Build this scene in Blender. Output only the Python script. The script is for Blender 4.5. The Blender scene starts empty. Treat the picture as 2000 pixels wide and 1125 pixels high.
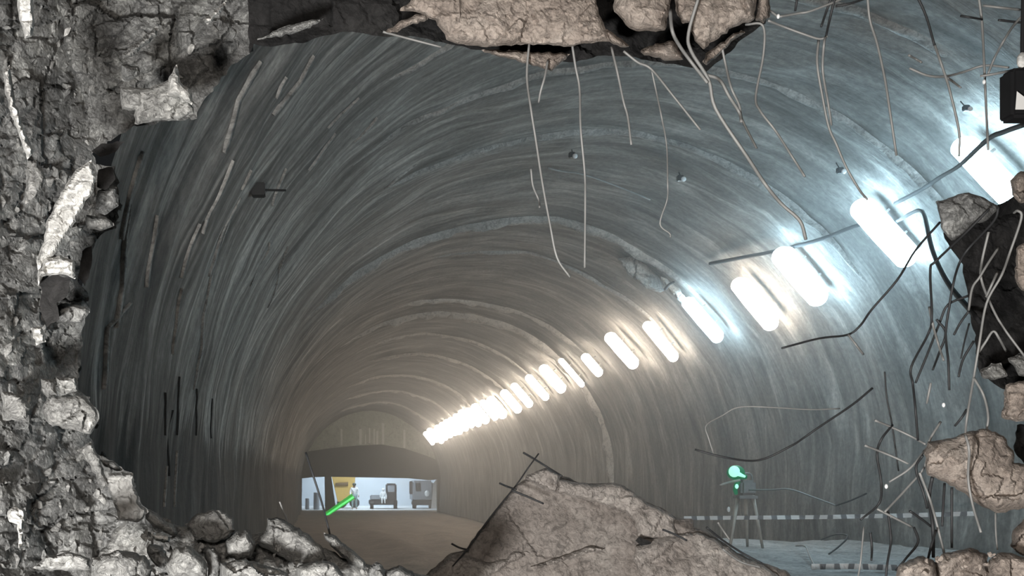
import bpy, bmesh, math, random
import numpy as np
from mathutils import Vector, Matrix
rng = random.Random(7)
SC = bpy.context.scene
COL = SC.collection
# ------------------------------------------------------------------ camera, world, lights, exposure
F, VX, VY = 2000.0, 624.0, 938.0          # focal length in pixels, vanishing point of the tunnel axis
H = 2.03                                   # eye height over the tunnel floor
R = 4.5                                    # tunnel radius
CX = 0.742 * R                             # tunnel axis is right of the camera
END = 67.0
START = 4.55
cam = bpy.data.cameras.new('camera'); camo = bpy.data.objects.new('camera', cam); COL.objects.link(camo)
camo.location = (0, 0, H); camo.rotation_euler = (math.radians(90), 0, 0)
cam.sensor_width = 36; cam.lens = 36 * F / 2000
cam.shift_x = (1000 - VX) / 2000; cam.shift_y = (VY - 562.5) / 2000
cam.clip_start = 0.05; cam.clip_end = 400
SC.camera = camo
SC.view_settings.view_transform = 'Standard'; SC.view_settings.look = 'None'
SC.view_settings.gamma = 1; SC.view_settings.use_curve_mapping = False
SC.view_settings.exposure = 0.0
LAMP_GLOW = 35.0
COOL_GLOW = 48.0
HAZE = 0.016
w = bpy.data.worlds.new('world'); SC.world = w; w.use_nodes = True
w.node_tree.nodes['Background'].inputs[0].default_value = (0.9, 0.95, 1.0, 1)
w.node_tree.nodes['Background'].inputs[1].default_value = 0.012


def lamp(name, kind, loc, target, power, color, size=0.5, spot=None):
    l = bpy.data.lights.new(name, kind); l.energy = power; l.color = color
    if kind == 'AREA':
        l.size = size
    elif kind == 'SPOT':
        l.shadow_soft_size = size; l.spot_size = math.radians(spot or 80); l.spot_blend = 0.6
    else:
        l.shadow_soft_size = size
    o = bpy.data.objects.new(name, l); COL.objects.link(o); o.location = loc
    d = Vector(target) - Vector(loc); o.rotation_euler = d.to_track_quat('-Z', 'Y').to_euler()
    return o


# unseen fills added behind the camera, and hidden ones added to light the yard
lamp('foreground_fill', 'AREA', (-0.1, -1.6, 2.7), (0.9, 5.0, 2.4), 100, (1.0, 0.91, 0.82), 0.3)
lamp('foreground_fill_left', 'AREA', (-0.9, -0.5, 1.0), (-0.5, 4.0, 0.9), 430, (1.0, 0.985, 0.96), 0.45)
lamp('yard_fill', 'AREA', (3.2, END + .75, 4.2), (3.2, END + 3.2, 0.6), 900, (0.80, 0.92, 1.0), 2.5)
lamp('yard_fill_back', 'AREA', (3.4, END + 8.0, 6.0), (3.4, END + 12, 1.5), 900, (0.80, 0.92, 1.0), 2.5)


# ------------------------------------------------------------------ helpers
def P(px, py, d):
    return Vector(((px - VX) * d / F, d, H - (py - VY) * d / F))


def depth_on_wall(px, py, k=1.0):
    """distance at which the ray through a point meets the tunnel lining (k = share of the radius)"""
    a = (px - VX) / F; b = -(py - VY) / F
    r = R * k
    if b < 0:                                            # below the springing the walls are upright
        x = CX + r if a > 0 else CX - r
        return x / a
    A = a * a + b * b; B = -2 * a * CX; C = CX * CX - r * r
    return (-B + math.sqrt(B * B - 4 * A * C)) / (2 * A)


def tag(o, label=None, cat=None, group=None, kind=None):
    if label: o['label'] = label
    if cat: o['category'] = cat
    if group: o['group'] = group
    if kind: o['kind'] = kind
    return o


def link(name, me, mat=None, parent=None):
    o = bpy.data.objects.new(name, me); COL.objects.link(o)
    if mat is not None and not me.materials: me.materials.append(mat)
    if parent is not None: o.parent = parent
    return o


def empty(name, loc=(0, 0, 0)):
    o = bpy.data.objects.new(name, None); COL.objects.link(o); o.location = loc; o.empty_display_size = 0.1
    return o


def mesh(name, vs, fs, smooth=False):
    me = bpy.data.meshes.new(name); me.from_pydata([tuple(v) for v in vs], [], [tuple(f) for f in fs]); me.update()
    if smooth: me.polygons.foreach_set('use_smooth', [True] * len(me.polygons))
    return me


def local(o, loc):
    """move the origin of a mesh object to loc without moving its surface"""
    o.data.transform(Matrix.Translation(-Vector(loc))); o.location = loc
    return o


# value noise, fractal noise and broken facets in numpy
def _h(ix, iy, s):
    n = (ix.astype(np.int64) * 374761393 + iy.astype(np.int64) * 668265263 + s * 974634541) & 0x7fffffff
    n = (n ^ (n >> 13)) * 1274126177 & 0x7fffffff
    n = (n ^ (n >> 16)) * 1911520717 & 0x7fffffff
    return ((n ^ (n >> 15)) & 0xffff) / 65535.0


def vnoise(x, y, s=0):
    x = np.asarray(x, float); y = np.asarray(y, float)
    ix = np.floor(x); iy = np.floor(y); fx = x - ix; fy = y - iy
    fx = fx * fx * (3 - 2 * fx); fy = fy * fy * (3 - 2 * fy)
    a = _h(ix, iy, s); b = _h(ix + 1, iy, s); c = _h(ix, iy + 1, s); d = _h(ix + 1, iy + 1, s)
    return (a * (1 - fx) + b * fx) * (1 - fy) + (c * (1 - fx) + d * fx) * fy - 0.5


def fbm(x, y, s=0, o=4):
    t = 0; a = 1.0
    for i in range(o):
        t = t + a * vnoise(x * 2 ** i, y * 2 ** i, s + 17 * i); a *= 0.5
    return t


def facets(x, y, cell, s=0, tilt=1.0, crack=0.35):
    """broken faces: every cell is a tilted plane of its own, with a groove where two of them meet"""
    u = np.asarray(x, float) / cell; v = np.asarray(y, float) / cell
    u = u + 0.35 * vnoise(u * 1.7, v * 1.7, s + 5); v = v + 0.35 * vnoise(u * 1.9, v * 1.9, s + 6)
    iu = np.floor(u); iv = np.floor(v)
    f1 = np.full(u.shape, 9.0); f2 = np.full(u.shape, 9.0); val = np.zeros(u.shape)
    for du in (-1, 0, 1):
        for dv in (-1, 0, 1):
            cu = iu + du; cv = iv + dv
            su = cu + 0.1 + 0.8 * _h(cu, cv, s); sv = cv + 0.1 + 0.8 * _h(cu, cv, s + 1)
            dd = np.hypot(u - su, (v - sv) * 1.25)
            hv = (_h(cu, cv, s + 2) - 0.5) + tilt * ((_h(cu, cv, s + 3) - 0.5) * (u - su) + (_h(cu, cv, s + 4) - 0.5) * (v - sv)) * 1.6
            near = dd < f1
            f2 = np.where(near, f1, np.minimum(f2, dd)); val = np.where(near, hv, val); f1 = np.where(near, dd, f1)
    return cell * (val - crack * np.exp(-(f2 - f1) / 0.10))


def inside(px, py, poly):
    c = np.zeros(px.shape, bool); n = len(poly); j = n - 1
    for i in range(n):
        xi, yi = poly[i]; xj, yj = poly[j]
        hit = ((yi > py) != (yj > py)) & (px < (xj - xi) * (py - yi) / (yj - yi + 1e-12) + xi)
        c ^= hit; j = i
    return c


def near_poly(px, py, poly):
    best = np.full(px.shape, 1e18); bx = px.copy(); by = py.copy(); n = len(poly)
    for i in range(n):
        x0, y0 = poly[i]; x1, y1 = poly[(i + 1) % n]
        dx, dy = x1 - x0, y1 - y0; L = dx * dx + dy * dy + 1e-12
        t = np.clip(((px - x0) * dx + (py - y0) * dy) / L, 0, 1)
        qx = x0 + t * dx; qy = y0 + t * dy; d = (px - qx) ** 2 + (py - qy) ** 2
        m = d < best; best = np.where(m, d, best); bx = np.where(m, qx, bx); by = np.where(m, qy, by)
    return np.sqrt(best), bx, by


def rough_poly(poly, step, amp, seed):
    r = random.Random(seed); out = []
    n = len(poly)
    for i in range(n):
        x0, y0 = poly[i]; x1, y1 = poly[(i + 1) % n]
        L = math.hypot(x1 - x0, y1 - y0); k = max(1, int(L / step))
        for q in range(k):
            t = q / k; a = amp if q else amp * 0.4
            out.append((x0 + (x1 - x0) * t + r.uniform(-a, a), y0 + (y1 - y0) * t + r.uniform(-a, a)))
    return out


def rock(name, poly, d, mat, thick=0.4, res=5, bulge=0.12, seed=1, fac=((0.3, 0.5), (0.1, 0.7)), fine=0.012,
         tilt=(0, 0), rough=3.0, rim=None, dfun=None, parent=None, back=0.75, edge=0.8, crack=0.35, smooth=False):
    """a solid rock: outline at distance d, a broken front face bulging towards the viewer and a tapering back"""
    poly = rough_poly(poly, max(res * 2.2, 7), rough, seed)
    xs = [p[0] for p in poly]; ys = [p[1] for p in poly]
    x0, x1, y0, y1 = min(xs) - res, max(xs) + res, min(ys) - res, max(ys) + res
    nx = int((x1 - x0) / res) + 2; ny = int((y1 - y0) / res) + 2
    gx, gy = np.meshgrid(x0 + res * np.arange(nx), y0 + res * np.arange(ny), indexing='ij')
    jr = np.random.RandomState(seed)
    gx = gx + jr.uniform(-.3, .3, gx.shape) * res; gy = gy + jr.uniform(-.3, .3, gy.shape) * res
    cx = (gx[:-1, :-1] + gx[1:, 1:]) / 2; cy = (gy[:-1, :-1] + gy[1:, 1:]) / 2
    cell = inside(cx, cy, poly)
    idx = np.arange(nx * ny).reshape(nx, ny)
    quads = np.stack([idx[:-1, :-1], idx[:-1, 1:], idx[1:, 1:], idx[1:, :-1]], -1)[cell]
    if len(quads) == 0: return None
    used, inv = np.unique(quads.ravel(), return_inverse=True)
    quads = inv.reshape(-1, 4)
    vx = gx.ravel()[used]; vy = gy.ravel()[used]
    cnt = {}
    for q in quads:
        for a, b in ((q[0], q[1]), (q[1], q[2]), (q[2], q[3]), (q[3], q[0])): cnt[(a, b)] = 1
    bnd = [e for e in cnt if (e[1], e[0]) not in cnt]
    bset = np.zeros(len(vx), bool)
    for a, b in bnd: bset[a] = True; bset[b] = True
    dist, qx, qy = near_poly(vx, vy, poly)
    vx = np.where(bset, qx, vx); vy = np.where(bset, qy, vy); dist = np.where(bset, 0, dist)
    scale = d / F
    wx = (vx - VX) * scale; wz = -(vy - VY) * scale; wd = dist * scale
    dep = np.full(vx.shape, float(d)) + tilt[0] * (wx - wx.mean()) + tilt[1] * (wz - wz.mean())
    if dfun is not None: dep = dep + dfun(vx, vy)
    rr = max(1e-6, wd.max()); prof = np.sqrt(np.clip(1 - (1 - np.clip(wd / (rr * edge), 0, 1)) ** 2, 0, 1))
    fade = np.clip(wd / max(0.02, rr * 0.25), 0.25, 1)
    dep = dep - bulge * prof
    for i, (c, a) in enumerate(fac): dep = dep - a * fade * facets(wx + seed * 3.1, wz + seed * 1.7, c, seed * 11 + i * 40, 1.0, crack)
    dep = dep - fine * fade * 2 * fbm(wx / 0.05, wz / 0.05, seed)
    vs = [P(a, b, c) for a, b, c in zip(vx, vy, dep)]
    fs = [tuple(q) for q in quads]
    # sides and back
    mx, mz, md = float(vx.mean()), float(vy.mean()), float(dep.mean())
    mid, bk = {}, {}
    nrm = {}
    for a, b in bnd:                       # inward direction of the outline at each rim vertex
        e = vs[b] - vs[a]; nn = Vector((e.z, 0, -e.x))
        nrm[a] = nrm.get(a, Vector()) + nn; nrm[b] = nrm.get(b, Vector()) + nn
    cin = P(mx, mz, md)
    sgn = 1 if sum((nrm[a].dot(cin - vs[a])) for a in nrm) > 0 else -1
    ext = max(wx.max() - wx.min(), wz.max() - wz.min()); convex = ext < 0.9
    for i in set([a for a, b in bnd] + [b for a, b in bnd]):
        p = vs[i]
        if convex:
            e = Vector((0, 0, H)); off = p - cin; k1 = 1 + thick * .45 / cin.y; k2 = 1 + thick / cin.y
            q1 = e + (cin - e) * k1 + off * 0.97; q2 = e + (cin - e) * k2 + off * back
        else:
            e = Vector((0, 0, H)); k1 = (p.y + thick * .45) / p.y; k2 = (p.y + thick) / p.y
            nn = nrm[i].normalized() * sgn if nrm[i].length > 1e-9 else Vector()
            q1 = e + (p - e) * k1 + nn * .006; q2 = e + (p - e) * k2 + nn * .02
        mid[i] = len(vs); vs.append(Vector((q1.x, p.y + thick * 0.45, q1.z)))
        bk[i] = len(vs); vs.append(Vector((q2.x, p.y + thick, q2.z)))
    q3 = Vector((0, 0, H)) + (cin - Vector((0, 0, H))) * (1 + thick * 1.08 / md); cc = len(vs); vs.append(q3)
    for a, b in bnd:
        fs.append((b, a, mid[a], mid[b])); fs.append((mid[b], mid[a], bk[a], bk[b]))
        if convex: fs.append((bk[b], bk[a], cc))
    if not convex:                         # a back face that repeats the front coarsely, pushed inside
        k0 = len(vs); e = Vector((0, 0, H))
        inner = {}
        for i in range(len(vx)):
            if i in bk: inner[i] = bk[i]
            else:
                p = vs[i]; inner[i] = len(vs); vs.append(e + (p - e) * ((p.y + thick) / p.y))
        for q in quads: fs.append((inner[q[3]], inner[q[2]], inner[q[1]], inner[q[0]]))
    me = mesh(name, vs, fs, smooth)
    o = link(name, me, mat, None)
    local(o, P(mx, mz, md + thick * 0.4))
    if parent is not None: o.parent = parent
    return o


def chunk_mesh(name, seed, sub=1):
    r = random.Random(seed); bm = bmesh.new()
    for i in range(13):
        v = Vector((r.gauss(0, 1), r.gauss(0, 1), r.gauss(0, 1))).normalized() * r.uniform(0.75, 1.0)
        bm.verts.new((v.x, v.y * 0.8, v.z * 0.75))
    bmesh.ops.convex_hull(bm, input=bm.verts)
    for v in [v for v in bm.verts if not v.link_faces]: bm.verts.remove(v)
    bmesh.ops.bevel(bm, geom=list(bm.edges), offset=0.06, segments=1, affect='EDGES')
    me = bpy.data.meshes.new(name); bm.to_mesh(me); bm.free()
    return me


def tube_mesh(name, pts, r0, r1=None, n=6, sub=4, smooth=True, knob=0.0):
    pts = [Vector(p) for p in pts]; r1 = r0 if r1 is None else r1
    path = []
    if sub > 1 and len(pts) > 2:
        ext = [pts[0] * 2 - pts[1]] + pts + [pts[-1] * 2 - pts[-2]]
        for i in range(1, len(ext) - 2):
            a, b, c, d = ext[i - 1:i + 3]
            for k in range(sub):
                t = k / sub
                path.append(0.5 * ((2 * b) + (c - a) * t + (2 * a - 5 * b + 4 * c - d) * t * t + (3 * b - a - 3 * c + d) * t ** 3))
        path.append(pts[-1])
    else:
        path = pts
    vs, fs = [], []; up = Vector((0.3, 0.9, 0.2)).normalized(); m = len(path)
    for i, p in enumerate(path):
        t = (path[min(i + 1, m - 1)] - path[max(i - 1, 0)]).normalized()
        a = t.cross(up)
        if a.length < 1e-4: a = t.cross(Vector((1, 0, 0)))
        a.normalize(); b = t.cross(a)
        rad = r0 + (r1 - r0) * i / max(1, m - 1) + (knob if i % 2 else 0)
        for k in range(n):
            an = 2 * math.pi * k / n; vs.append(p + (a * math.cos(an) + b * math.sin(an)) * rad)
    for i in range(m - 1):
        for k in range(n):
            fs.append((i * n + k, i * n + (k + 1) % n, (i + 1) * n + (k + 1) % n, (i + 1) * n + k))
    fs.append(tuple(range(n - 1, -1, -1))); fs.append(tuple((m - 1) * n + k for k in range(n)))
    return mesh(name, vs, fs, smooth)


def box_mesh(name, lo, hi, bev=0.0):
    bm = bmesh.new(); bmesh.ops.create_cube(bm, size=1)
    for v in bm.verts:
        v.co = Vector([(lo[i] + hi[i]) / 2 + v.co[i] * (hi[i] - lo[i]) for i in range(3)])
    if bev: bmesh.ops.bevel(bm, geom=list(bm.edges), offset=bev, segments=2, affect='EDGES')
    me = bpy.data.meshes.new(name); bm.to_mesh(me); bm.free(); return me


def ball_mesh(name, c, r, seg=16, rings=10):
    bm = bmesh.new(); bmesh.ops.create_uvsphere(bm, u_segments=seg, v_segments=rings, radius=1)
    r = r if hasattr(r, '__len__') else (r, r, r)
    for v in bm.verts: v.co = Vector((c[0] + v.co.x * r[0], c[1] + v.co.y * r[1], c[2] + v.co.z * r[2]))
    for f in bm.faces: f.smooth = True
    me = bpy.data.meshes.new(name); bm.to_mesh(me); bm.free(); return me


# ------------------------------------------------------------------ materials
def mat_new(name):
    m = bpy.data.materials.new(name); m.use_nodes = True
    nt = m.node_tree; return m, nt, nt.nodes['Principled BSDF']


def plain(name, col, rough=0.7, metal=0.0, emit=None, es=0.0, var=0.15, scale=12):
    m, nt, b = mat_new(name)
    b.inputs['Roughness'].default_value = rough; b.inputs['Metallic'].default_value = metal
    n = nt.nodes.new('ShaderNodeTexNoise'); n.inputs['Scale'].default_value = scale; n.inputs['Detail'].default_value = 5
    tc = nt.nodes.new('ShaderNodeTexCoord'); nt.links.new(tc.outputs['Object'], n.inputs['Vector'])
    r = nt.nodes.new('ShaderNodeValToRGB'); r.color_ramp.elements[0].position = 0.3; r.color_ramp.elements[1].position = 0.7
    r.color_ramp.elements[0].color = tuple(c * (1 - var) for c in col) + (1,); r.color_ramp.elements[1].color = tuple(min(1, c * (1 + var)) for c in col) + (1,)
    nt.links.new(n.outputs['Fac'], r.inputs['Fac']); nt.links.new(r.outputs['Color'], b.inputs['Base Color'])
    if emit:
        b.inputs['Emission Color'].default_value = tuple(emit) + (1,); b.inputs['Emission Strength'].default_value = es
    return m


def ramp(nt, fac, stops):
    r = nt.nodes.new('ShaderNodeValToRGB'); e = r.color_ramp.elements
    while len(e) < len(stops): e.new(0.5)
    for i, (p, c) in enumerate(stops):
        e[i].position = p; e[i].color = (c if len(c) == 4 else tuple(c) + (1,))
    nt.links.new(fac, r.inputs['Fac']); return r.outputs['Color']


def mixc(nt, mode, fac, a, b):
    x = nt.nodes.new('ShaderNodeMix'); x.data_type = 'RGBA'; x.blend_type = mode
    for sock, v in ((x.inputs[0], fac), (x.inputs[6], a), (x.inputs[7], b)):
        if hasattr(v, 'is_linked'): nt.links.new(v, sock)
        else: sock.default_value = v if not hasattr(v, '__len__') else (tuple(v) + (1,))[:4]
    return x.outputs[2]


def rock_mat(name, dark, mid, light, scale=1.0, rough=0.9, bump=0.6, patch=0.5):
    m, nt, b = mat_new(name)
    tc = nt.nodes.new('ShaderNodeNewGeometry').outputs['Position']
    def noise(sc, det=6, rg=0.6, dist=0.0):
        n = nt.nodes.new('ShaderNodeTexNoise'); n.inputs['Scale'].default_value = sc * scale
        n.inputs['Detail'].default_value = det; n.inputs['Roughness'].default_value = rg; n.inputs['Distortion'].default_value = dist
        nt.links.new(tc, n.inputs['Vector']); return n.outputs['Fac']
    big = noise(3.0, 8, 0.62, 0.6); fine = noise(22, 6, 0.7, 1.2); grit = noise(90, 3, 0.6)
    c = ramp(nt, big, [(0.32, dark), (0.5, mid), (0.72, light)])
    c2 = ramp(nt, fine, [(0.36, (0.45,) * 3), (0.5, (1, 1, 1)), (0.66, (1.0 + patch,) * 3)])
    c = mixc(nt, 'MULTIPLY', 0.85, c, c2)
    c = mixc(nt, 'MULTIPLY', 0.5, c, ramp(nt, grit, [(0.3, (0.6,) * 3), (0.65, (1.15,) * 3)]))
    nt.links.new(c, b.inputs['Base Color']); b.inputs['Roughness'].default_value = rough
    bp = nt.nodes.new('ShaderNodeBump'); bp.inputs['Strength'].default_value = bump; bp.inputs['Distance'].default_value = 0.03
    nt.links.new(fine, bp.inputs['Height']); nt.links.new(bp.outputs['Normal'], b.inputs['Normal'])
    return m


def lining_mat():
    m, nt, b = mat_new('shotcrete_lining')
    uv = nt.nodes.new('ShaderNodeUVMap').outputs['UV']
    def noise(sx, sy, sc, det, rg=0.6, dist=0.0):
        mp = nt.nodes.new('ShaderNodeMapping'); mp.inputs['Scale'].default_value = (sx, sy, 1); nt.links.new(uv, mp.inputs['Vector'])
        n = nt.nodes.new('ShaderNodeTexNoise'); n.inputs['Scale'].default_value = sc; n.inputs['Detail'].default_value = det
        n.inputs['Roughness'].default_value = rg; n.inputs['Distortion'].default_value = dist
        nt.links.new(mp.outputs[0], n.inputs['Vector']); return n.outputs['Fac']
    st = noise(0.55, 2.2, 1.0, 9, 0.66, 1.0)        # runs along the arch
    st2 = noise(0.42, 5.0, 1.0, 7, 0.66, 0.7)
    bl = noise(0.8, 0.8, 1.0, 6, 0.62)
    gr = noise(14, 14, 1.0, 4, 0.65)
    c = ramp(nt, st, [(0.33, (0.10, 0.096, 0.088)), (0.5, (0.215, 0.205, 0.19)), (0.68, (0.40, 0.39, 0.365))])
    xg = nt.nodes.new('ShaderNodeNewGeometry'); xs = nt.nodes.new('ShaderNodeSeparateXYZ'); nt.links.new(xg.outputs['Position'], xs.inputs[0])
    xm = nt.nodes.new('ShaderNodeMapRange'); nt.links.new(xs.outputs['X'], xm.inputs[0])      # the left flank is the wet, streaky one
    xm.inputs[1].default_value = 0.0; xm.inputs[2].default_value = 3.0; xm.inputs[3].default_value = 0.8; xm.inputs[4].default_value = 0.3
    c = mixc(nt, 'MULTIPLY', xm.outputs[0], c, ramp(nt, st2, [(0.40, (0.32,) * 3), (0.51, (0.95,) * 3), (0.62, (2.0,) * 3)]))
    c = mixc(nt, 'MULTIPLY', 0.6, c, ramp(nt, bl, [(0.35, (0.62,) * 3), (0.62, (1.15,) * 3)]))
    c = mixc(nt, 'MULTIPLY', 0.65, c, ramp(nt, gr, [(0.34, (0.6,) * 3), (0.66, (1.3,) * 3)]))
    # wet lower wall: a damp band with a ragged upper edge of its own
    geo = nt.nodes.new('ShaderNodeNewGeometry'); sp = nt.nodes.new('ShaderNodeSeparateXYZ'); nt.links.new(geo.outputs['Position'], sp.inputs[0])
    md = nt.nodes.new('ShaderNodeMath'); md.operation = 'MULTIPLY_ADD'; nt.links.new(noise(0.15, 7, 1.0, 4, 0.7), md.inputs[0]); md.inputs[1].default_value = 1.9
    md.inputs[2].default_value = -0.95
    ad = nt.nodes.new('ShaderNodeMath'); ad.operation = 'ADD'; nt.links.new(sp.outputs['Z'], ad.inputs[0]); nt.links.new(md.outputs[0], ad.inputs[1])
    mr = nt.nodes.new('ShaderNodeMapRange'); nt.links.new(ad.outputs[0], mr.inputs[0]); mr.inputs[1].default_value = 2.38; mr.inputs[2].default_value = 2.56
    xr = nt.nodes.new('ShaderNodeMapRange'); nt.links.new(sp.outputs['X'], xr.inputs[0]); xr.inputs[1].default_value = 0.0; xr.inputs[2].default_value = 1.5
    mx = nt.nodes.new('ShaderNodeMath'); mx.operation = 'MAXIMUM'; nt.links.new(mr.outputs[0], mx.inputs[0]); nt.links.new(xr.outputs[0], mx.inputs[1])
    c = mixc(nt, 'MULTIPLY', 1.0, c, ramp(nt, mx.outputs[0], [(0.0, (0.20, 0.20, 0.20)), (1.0, (1, 1, 1))]))
    nt.links.new(c, b.inputs['Base Color']); b.inputs['Roughness'].default_value = 0.82
    bp = nt.nodes.new('ShaderNodeBump'); bp.inputs['Strength'].default_value = 0.5; bp.inputs['Distance'].default_value = 0.05
    mm = nt.nodes.new('ShaderNodeMath'); mm.operation = 'ADD'; nt.links.new(st, mm.inputs[0]); nt.links.new(bl, mm.inputs[1])
    m2 = nt.nodes.new('ShaderNodeMath'); m2.operation = 'MULTIPLY_ADD'; nt.links.new(gr, m2.inputs[0]); m2.inputs[1].default_value = 0.25; nt.links.new(mm.outputs[0], m2.inputs[2])
    nt.links.new(m2.outputs[0], bp.inputs['Height']); nt.links.new(bp.outputs['Normal'], b.inputs['Normal'])
    return m


M = {}
M['lining'] = lining_mat()
M['grey_rock'] = rock_mat('grey_rock', (0.14, 0.14, 0.136), (0.25, 0.25, 0.243), (0.50, 0.50, 0.48), 1.7, bump=.8, patch=.8)
M['rubble'] = rock_mat('rubble_rock', (0.22, 0.218, 0.21), (0.36, 0.355, 0.34), (0.54, 0.535, 0.51), 1.6, bump=.9, patch=.6)
M['smooth'] = rock_mat('smooth_slab', (0.27, 0.265, 0.255), (0.34, 0.335, 0.32), (0.42, 0.415, 0.40), 0.7, bump=.3, patch=.15)
M['brown_rock'] = rock_mat('brown_rock', (0.20, 0.165, 0.14), (0.34, 0.285, 0.245), (0.48, 0.42, 0.37), 1.4, patch=0.25)
M['pale_rock'] = rock_mat('pale_plaster', (0.45, 0.44, 0.42), (0.62, 0.61, 0.58), (0.78, 0.77, 0.74), 1.0, patch=0.15)
M['shade_crack_rock'] = rock_mat('shade_crack_rock', (0.010, 0.0095, 0.0095), (0.017, 0.016, 0.016), (0.03, 0.029, 0.028), 1.0)  # near-black: shade of recesses put into the colour; also wall cracks
M['slab'] = rock_mat('slab_concrete', (0.20, 0.175, 0.155), (0.285, 0.25, 0.225), (0.36, 0.325, 0.295), 1.0, patch=0.2)
M['mud'] = rock_mat('mud_floor', (0.15, 0.125, 0.10), (0.24, 0.20, 0.165), (0.33, 0.28, 0.235), 0.35, bump=0.4)
M['bench'] = rock_mat('bench_muck', (0.22, 0.215, 0.205), (0.32, 0.31, 0.30), (0.42, 0.41, 0.40), 0.5, bump=0.4)
M['wire'] = plain('bare_steel_wire', (0.26, 0.258, 0.25), 0.6, 0.2)
M['shaded_wire'] = plain('shaded_steel_wire', (0.035, 0.036, 0.038), 0.6, 0.2)  # same steel as the pale wires, darkened where they hang in shade
M['cable'] = plain('black_cable', (0.006, 0.006, 0.007), 0.85)
M['housing'] = plain('lamp_housing', (0.75, 0.75, 0.75), 0.5)
M['black'] = plain('black_plastic', (0.012, 0.012, 0.013), 0.45)
M['white'] = plain('white_paint', (0.8, 0.8, 0.8), 0.5)
M['rib'] = rock_mat('rib_shotcrete', (0.26, 0.25, 0.235), (0.36, 0.35, 0.33), (0.46, 0.45, 0.43), 0.6)
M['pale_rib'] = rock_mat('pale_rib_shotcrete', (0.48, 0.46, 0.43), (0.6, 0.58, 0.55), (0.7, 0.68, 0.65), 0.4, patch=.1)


# ------------------------------------------------------------------ the tunnel
def ring_pt(s, y, k=1.0):
    """s: arc length from the foot of the right wall; returns the surface point and its inward normal"""
    arc = math.pi * R
    if s < H: return Vector((CX + R * k, y, s)), Vector((-1, 0, 0))
    if s > H + arc: return Vector((CX - R * k, y, H - (s - H - arc))), Vector((1, 0, 0))
    a = (s - H) / R
    n = Vector((-math.cos(a), 0, -math.sin(a)))
    return Vector((CX + R * k * math.cos(a), y, H + R * k * math.sin(a))), n


STOT = 2 * H + math.pi * R
ys = [START]
while ys[-1] < END: ys.append(ys[-1] + max(0.05, ys[-1] * 0.0085))
ys[-1] = END
ss = np.linspace(0, STOT, 190)


def relief(S, Y):
    return np.where(S > 9, 0.05, 0.022) * fbm(S * 0.28, Y * 2.1, 3, 4) + 0.10 * fbm(S * 0.6, Y * 0.6, 9, 4) + 0.018 * fbm(S * 2.5, Y * 5, 12, 3)


def lining(name, i0, i1):
    sub = ss[i0:i1 + 1]; S, Y = np.meshgrid(sub, np.array(ys), indexing='ij')
    D = relief(S, Y); vs = []; n = len(ys)
    for i, s in enumerate(sub):
        for j, y in enumerate(ys):
            p, nn = ring_pt(s, y); vs.append(p + nn * float(D[i, j]))
    fs = [(i * n + j, i * n + j + 1, (i + 1) * n + j + 1, (i + 1) * n + j) for i in range(len(sub) - 1) for j in range(n - 1)]
    me = mesh(name, vs, fs, True)
    uvl = me.uv_layers.new(name='UVMap'); li = np.empty(len(me.loops), np.int32); me.loops.foreach_get('vertex_index', li)
    uv = np.stack([S.ravel()[li], Y.ravel()[li]], -1).astype(np.float32); uvl.data.foreach_set('uv', uv.ravel())
    return tag(link(name, me, M['lining']), kind='structure')


wall_right = lining('wall_right', 0, 62)
ceiling = lining('ceiling', 62, 128)
wall_left = lining('wall_left', 128, 189)

# floor of brown mud, ploughed by wheels
fx = np.linspace(CX - R - 0.15, CX + R + 0.15, 60); fy = np.array([4.0 + 0.0 * k for k in range(1)] + list(np.geomspace(4.3, END + 14, 170)))
X, Y = np.meshgrid(fx, fy, indexing='ij')
Z = 0.05 * fbm(X * 0.6, Y * 0.12, 31, 4) + 0.05 * fbm(X * 1.6, Y * 0.5, 33, 3) + 0.05 * np.sin(X * 3.0 + 0.3 * np.sin(Y * 0.2)) * (fbm(X * 0.2, Y * 0.1, 35, 2) > -0.1)
Z = np.where(Y > END, 0.0, Z)
n = len(fy)
floor = link('floor', mesh('floor', [(a, b, c) for a, b, c in zip(X.ravel(), Y.ravel(), Z.ravel())],
             [(i * n + j, (i + 1) * n + j, (i + 1) * n + j + 1, i * n + j + 1) for i in range(len(fx) - 1) for j in range(n - 1)], True), M['mud'])
tag(floor, kind='structure')

# bands where two sprayed rings meet, standing proud of the lining
def rib(name, y, w, t, s0, s1, seed, mat='rib'):
    vs, fs = [], []; N = 110; prof = [(-1, -0.06), (-0.7, 0.5), (-0.2, 1.0), (0.3, 0.9), (0.75, 0.45), (1, -0.06)]
    for i in range(N + 1):
        s = s0 + (s1 - s0) * i / N
        taper = min(1, 8 * i / N, 8 * (N - i) / N)
        for k, (u, h) in enumerate(prof):
            yy = y + 0.18 * float(fbm(np.array(s * 0.6), np.array(seed * 3.3), seed, 3)) + w * u * (0.55 + 0.9 * abs(float(fbm(np.array(s * 1.3), np.array(k * 0.9), seed + 2, 3))))
            p, nn = ring_pt(s, yy)
            base = float(relief(np.array(s), np.array(yy)))
            vs.append(p + nn * (base + t * taper * h * (0.5 + 1.2 * abs(float(fbm(np.array(s * 2.2), np.array(k * 0.7), seed, 4)))) - 0.01))
    K = len(prof)
    for i in range(N):
        for k in range(K - 1): fs.append((i * K + k, i * K + k + 1, (i + 1) * K + k + 1, (i + 1) * K + k))
    return tag(link(name, mesh(name, vs, fs, True), M[mat]), kind='structure')


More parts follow.
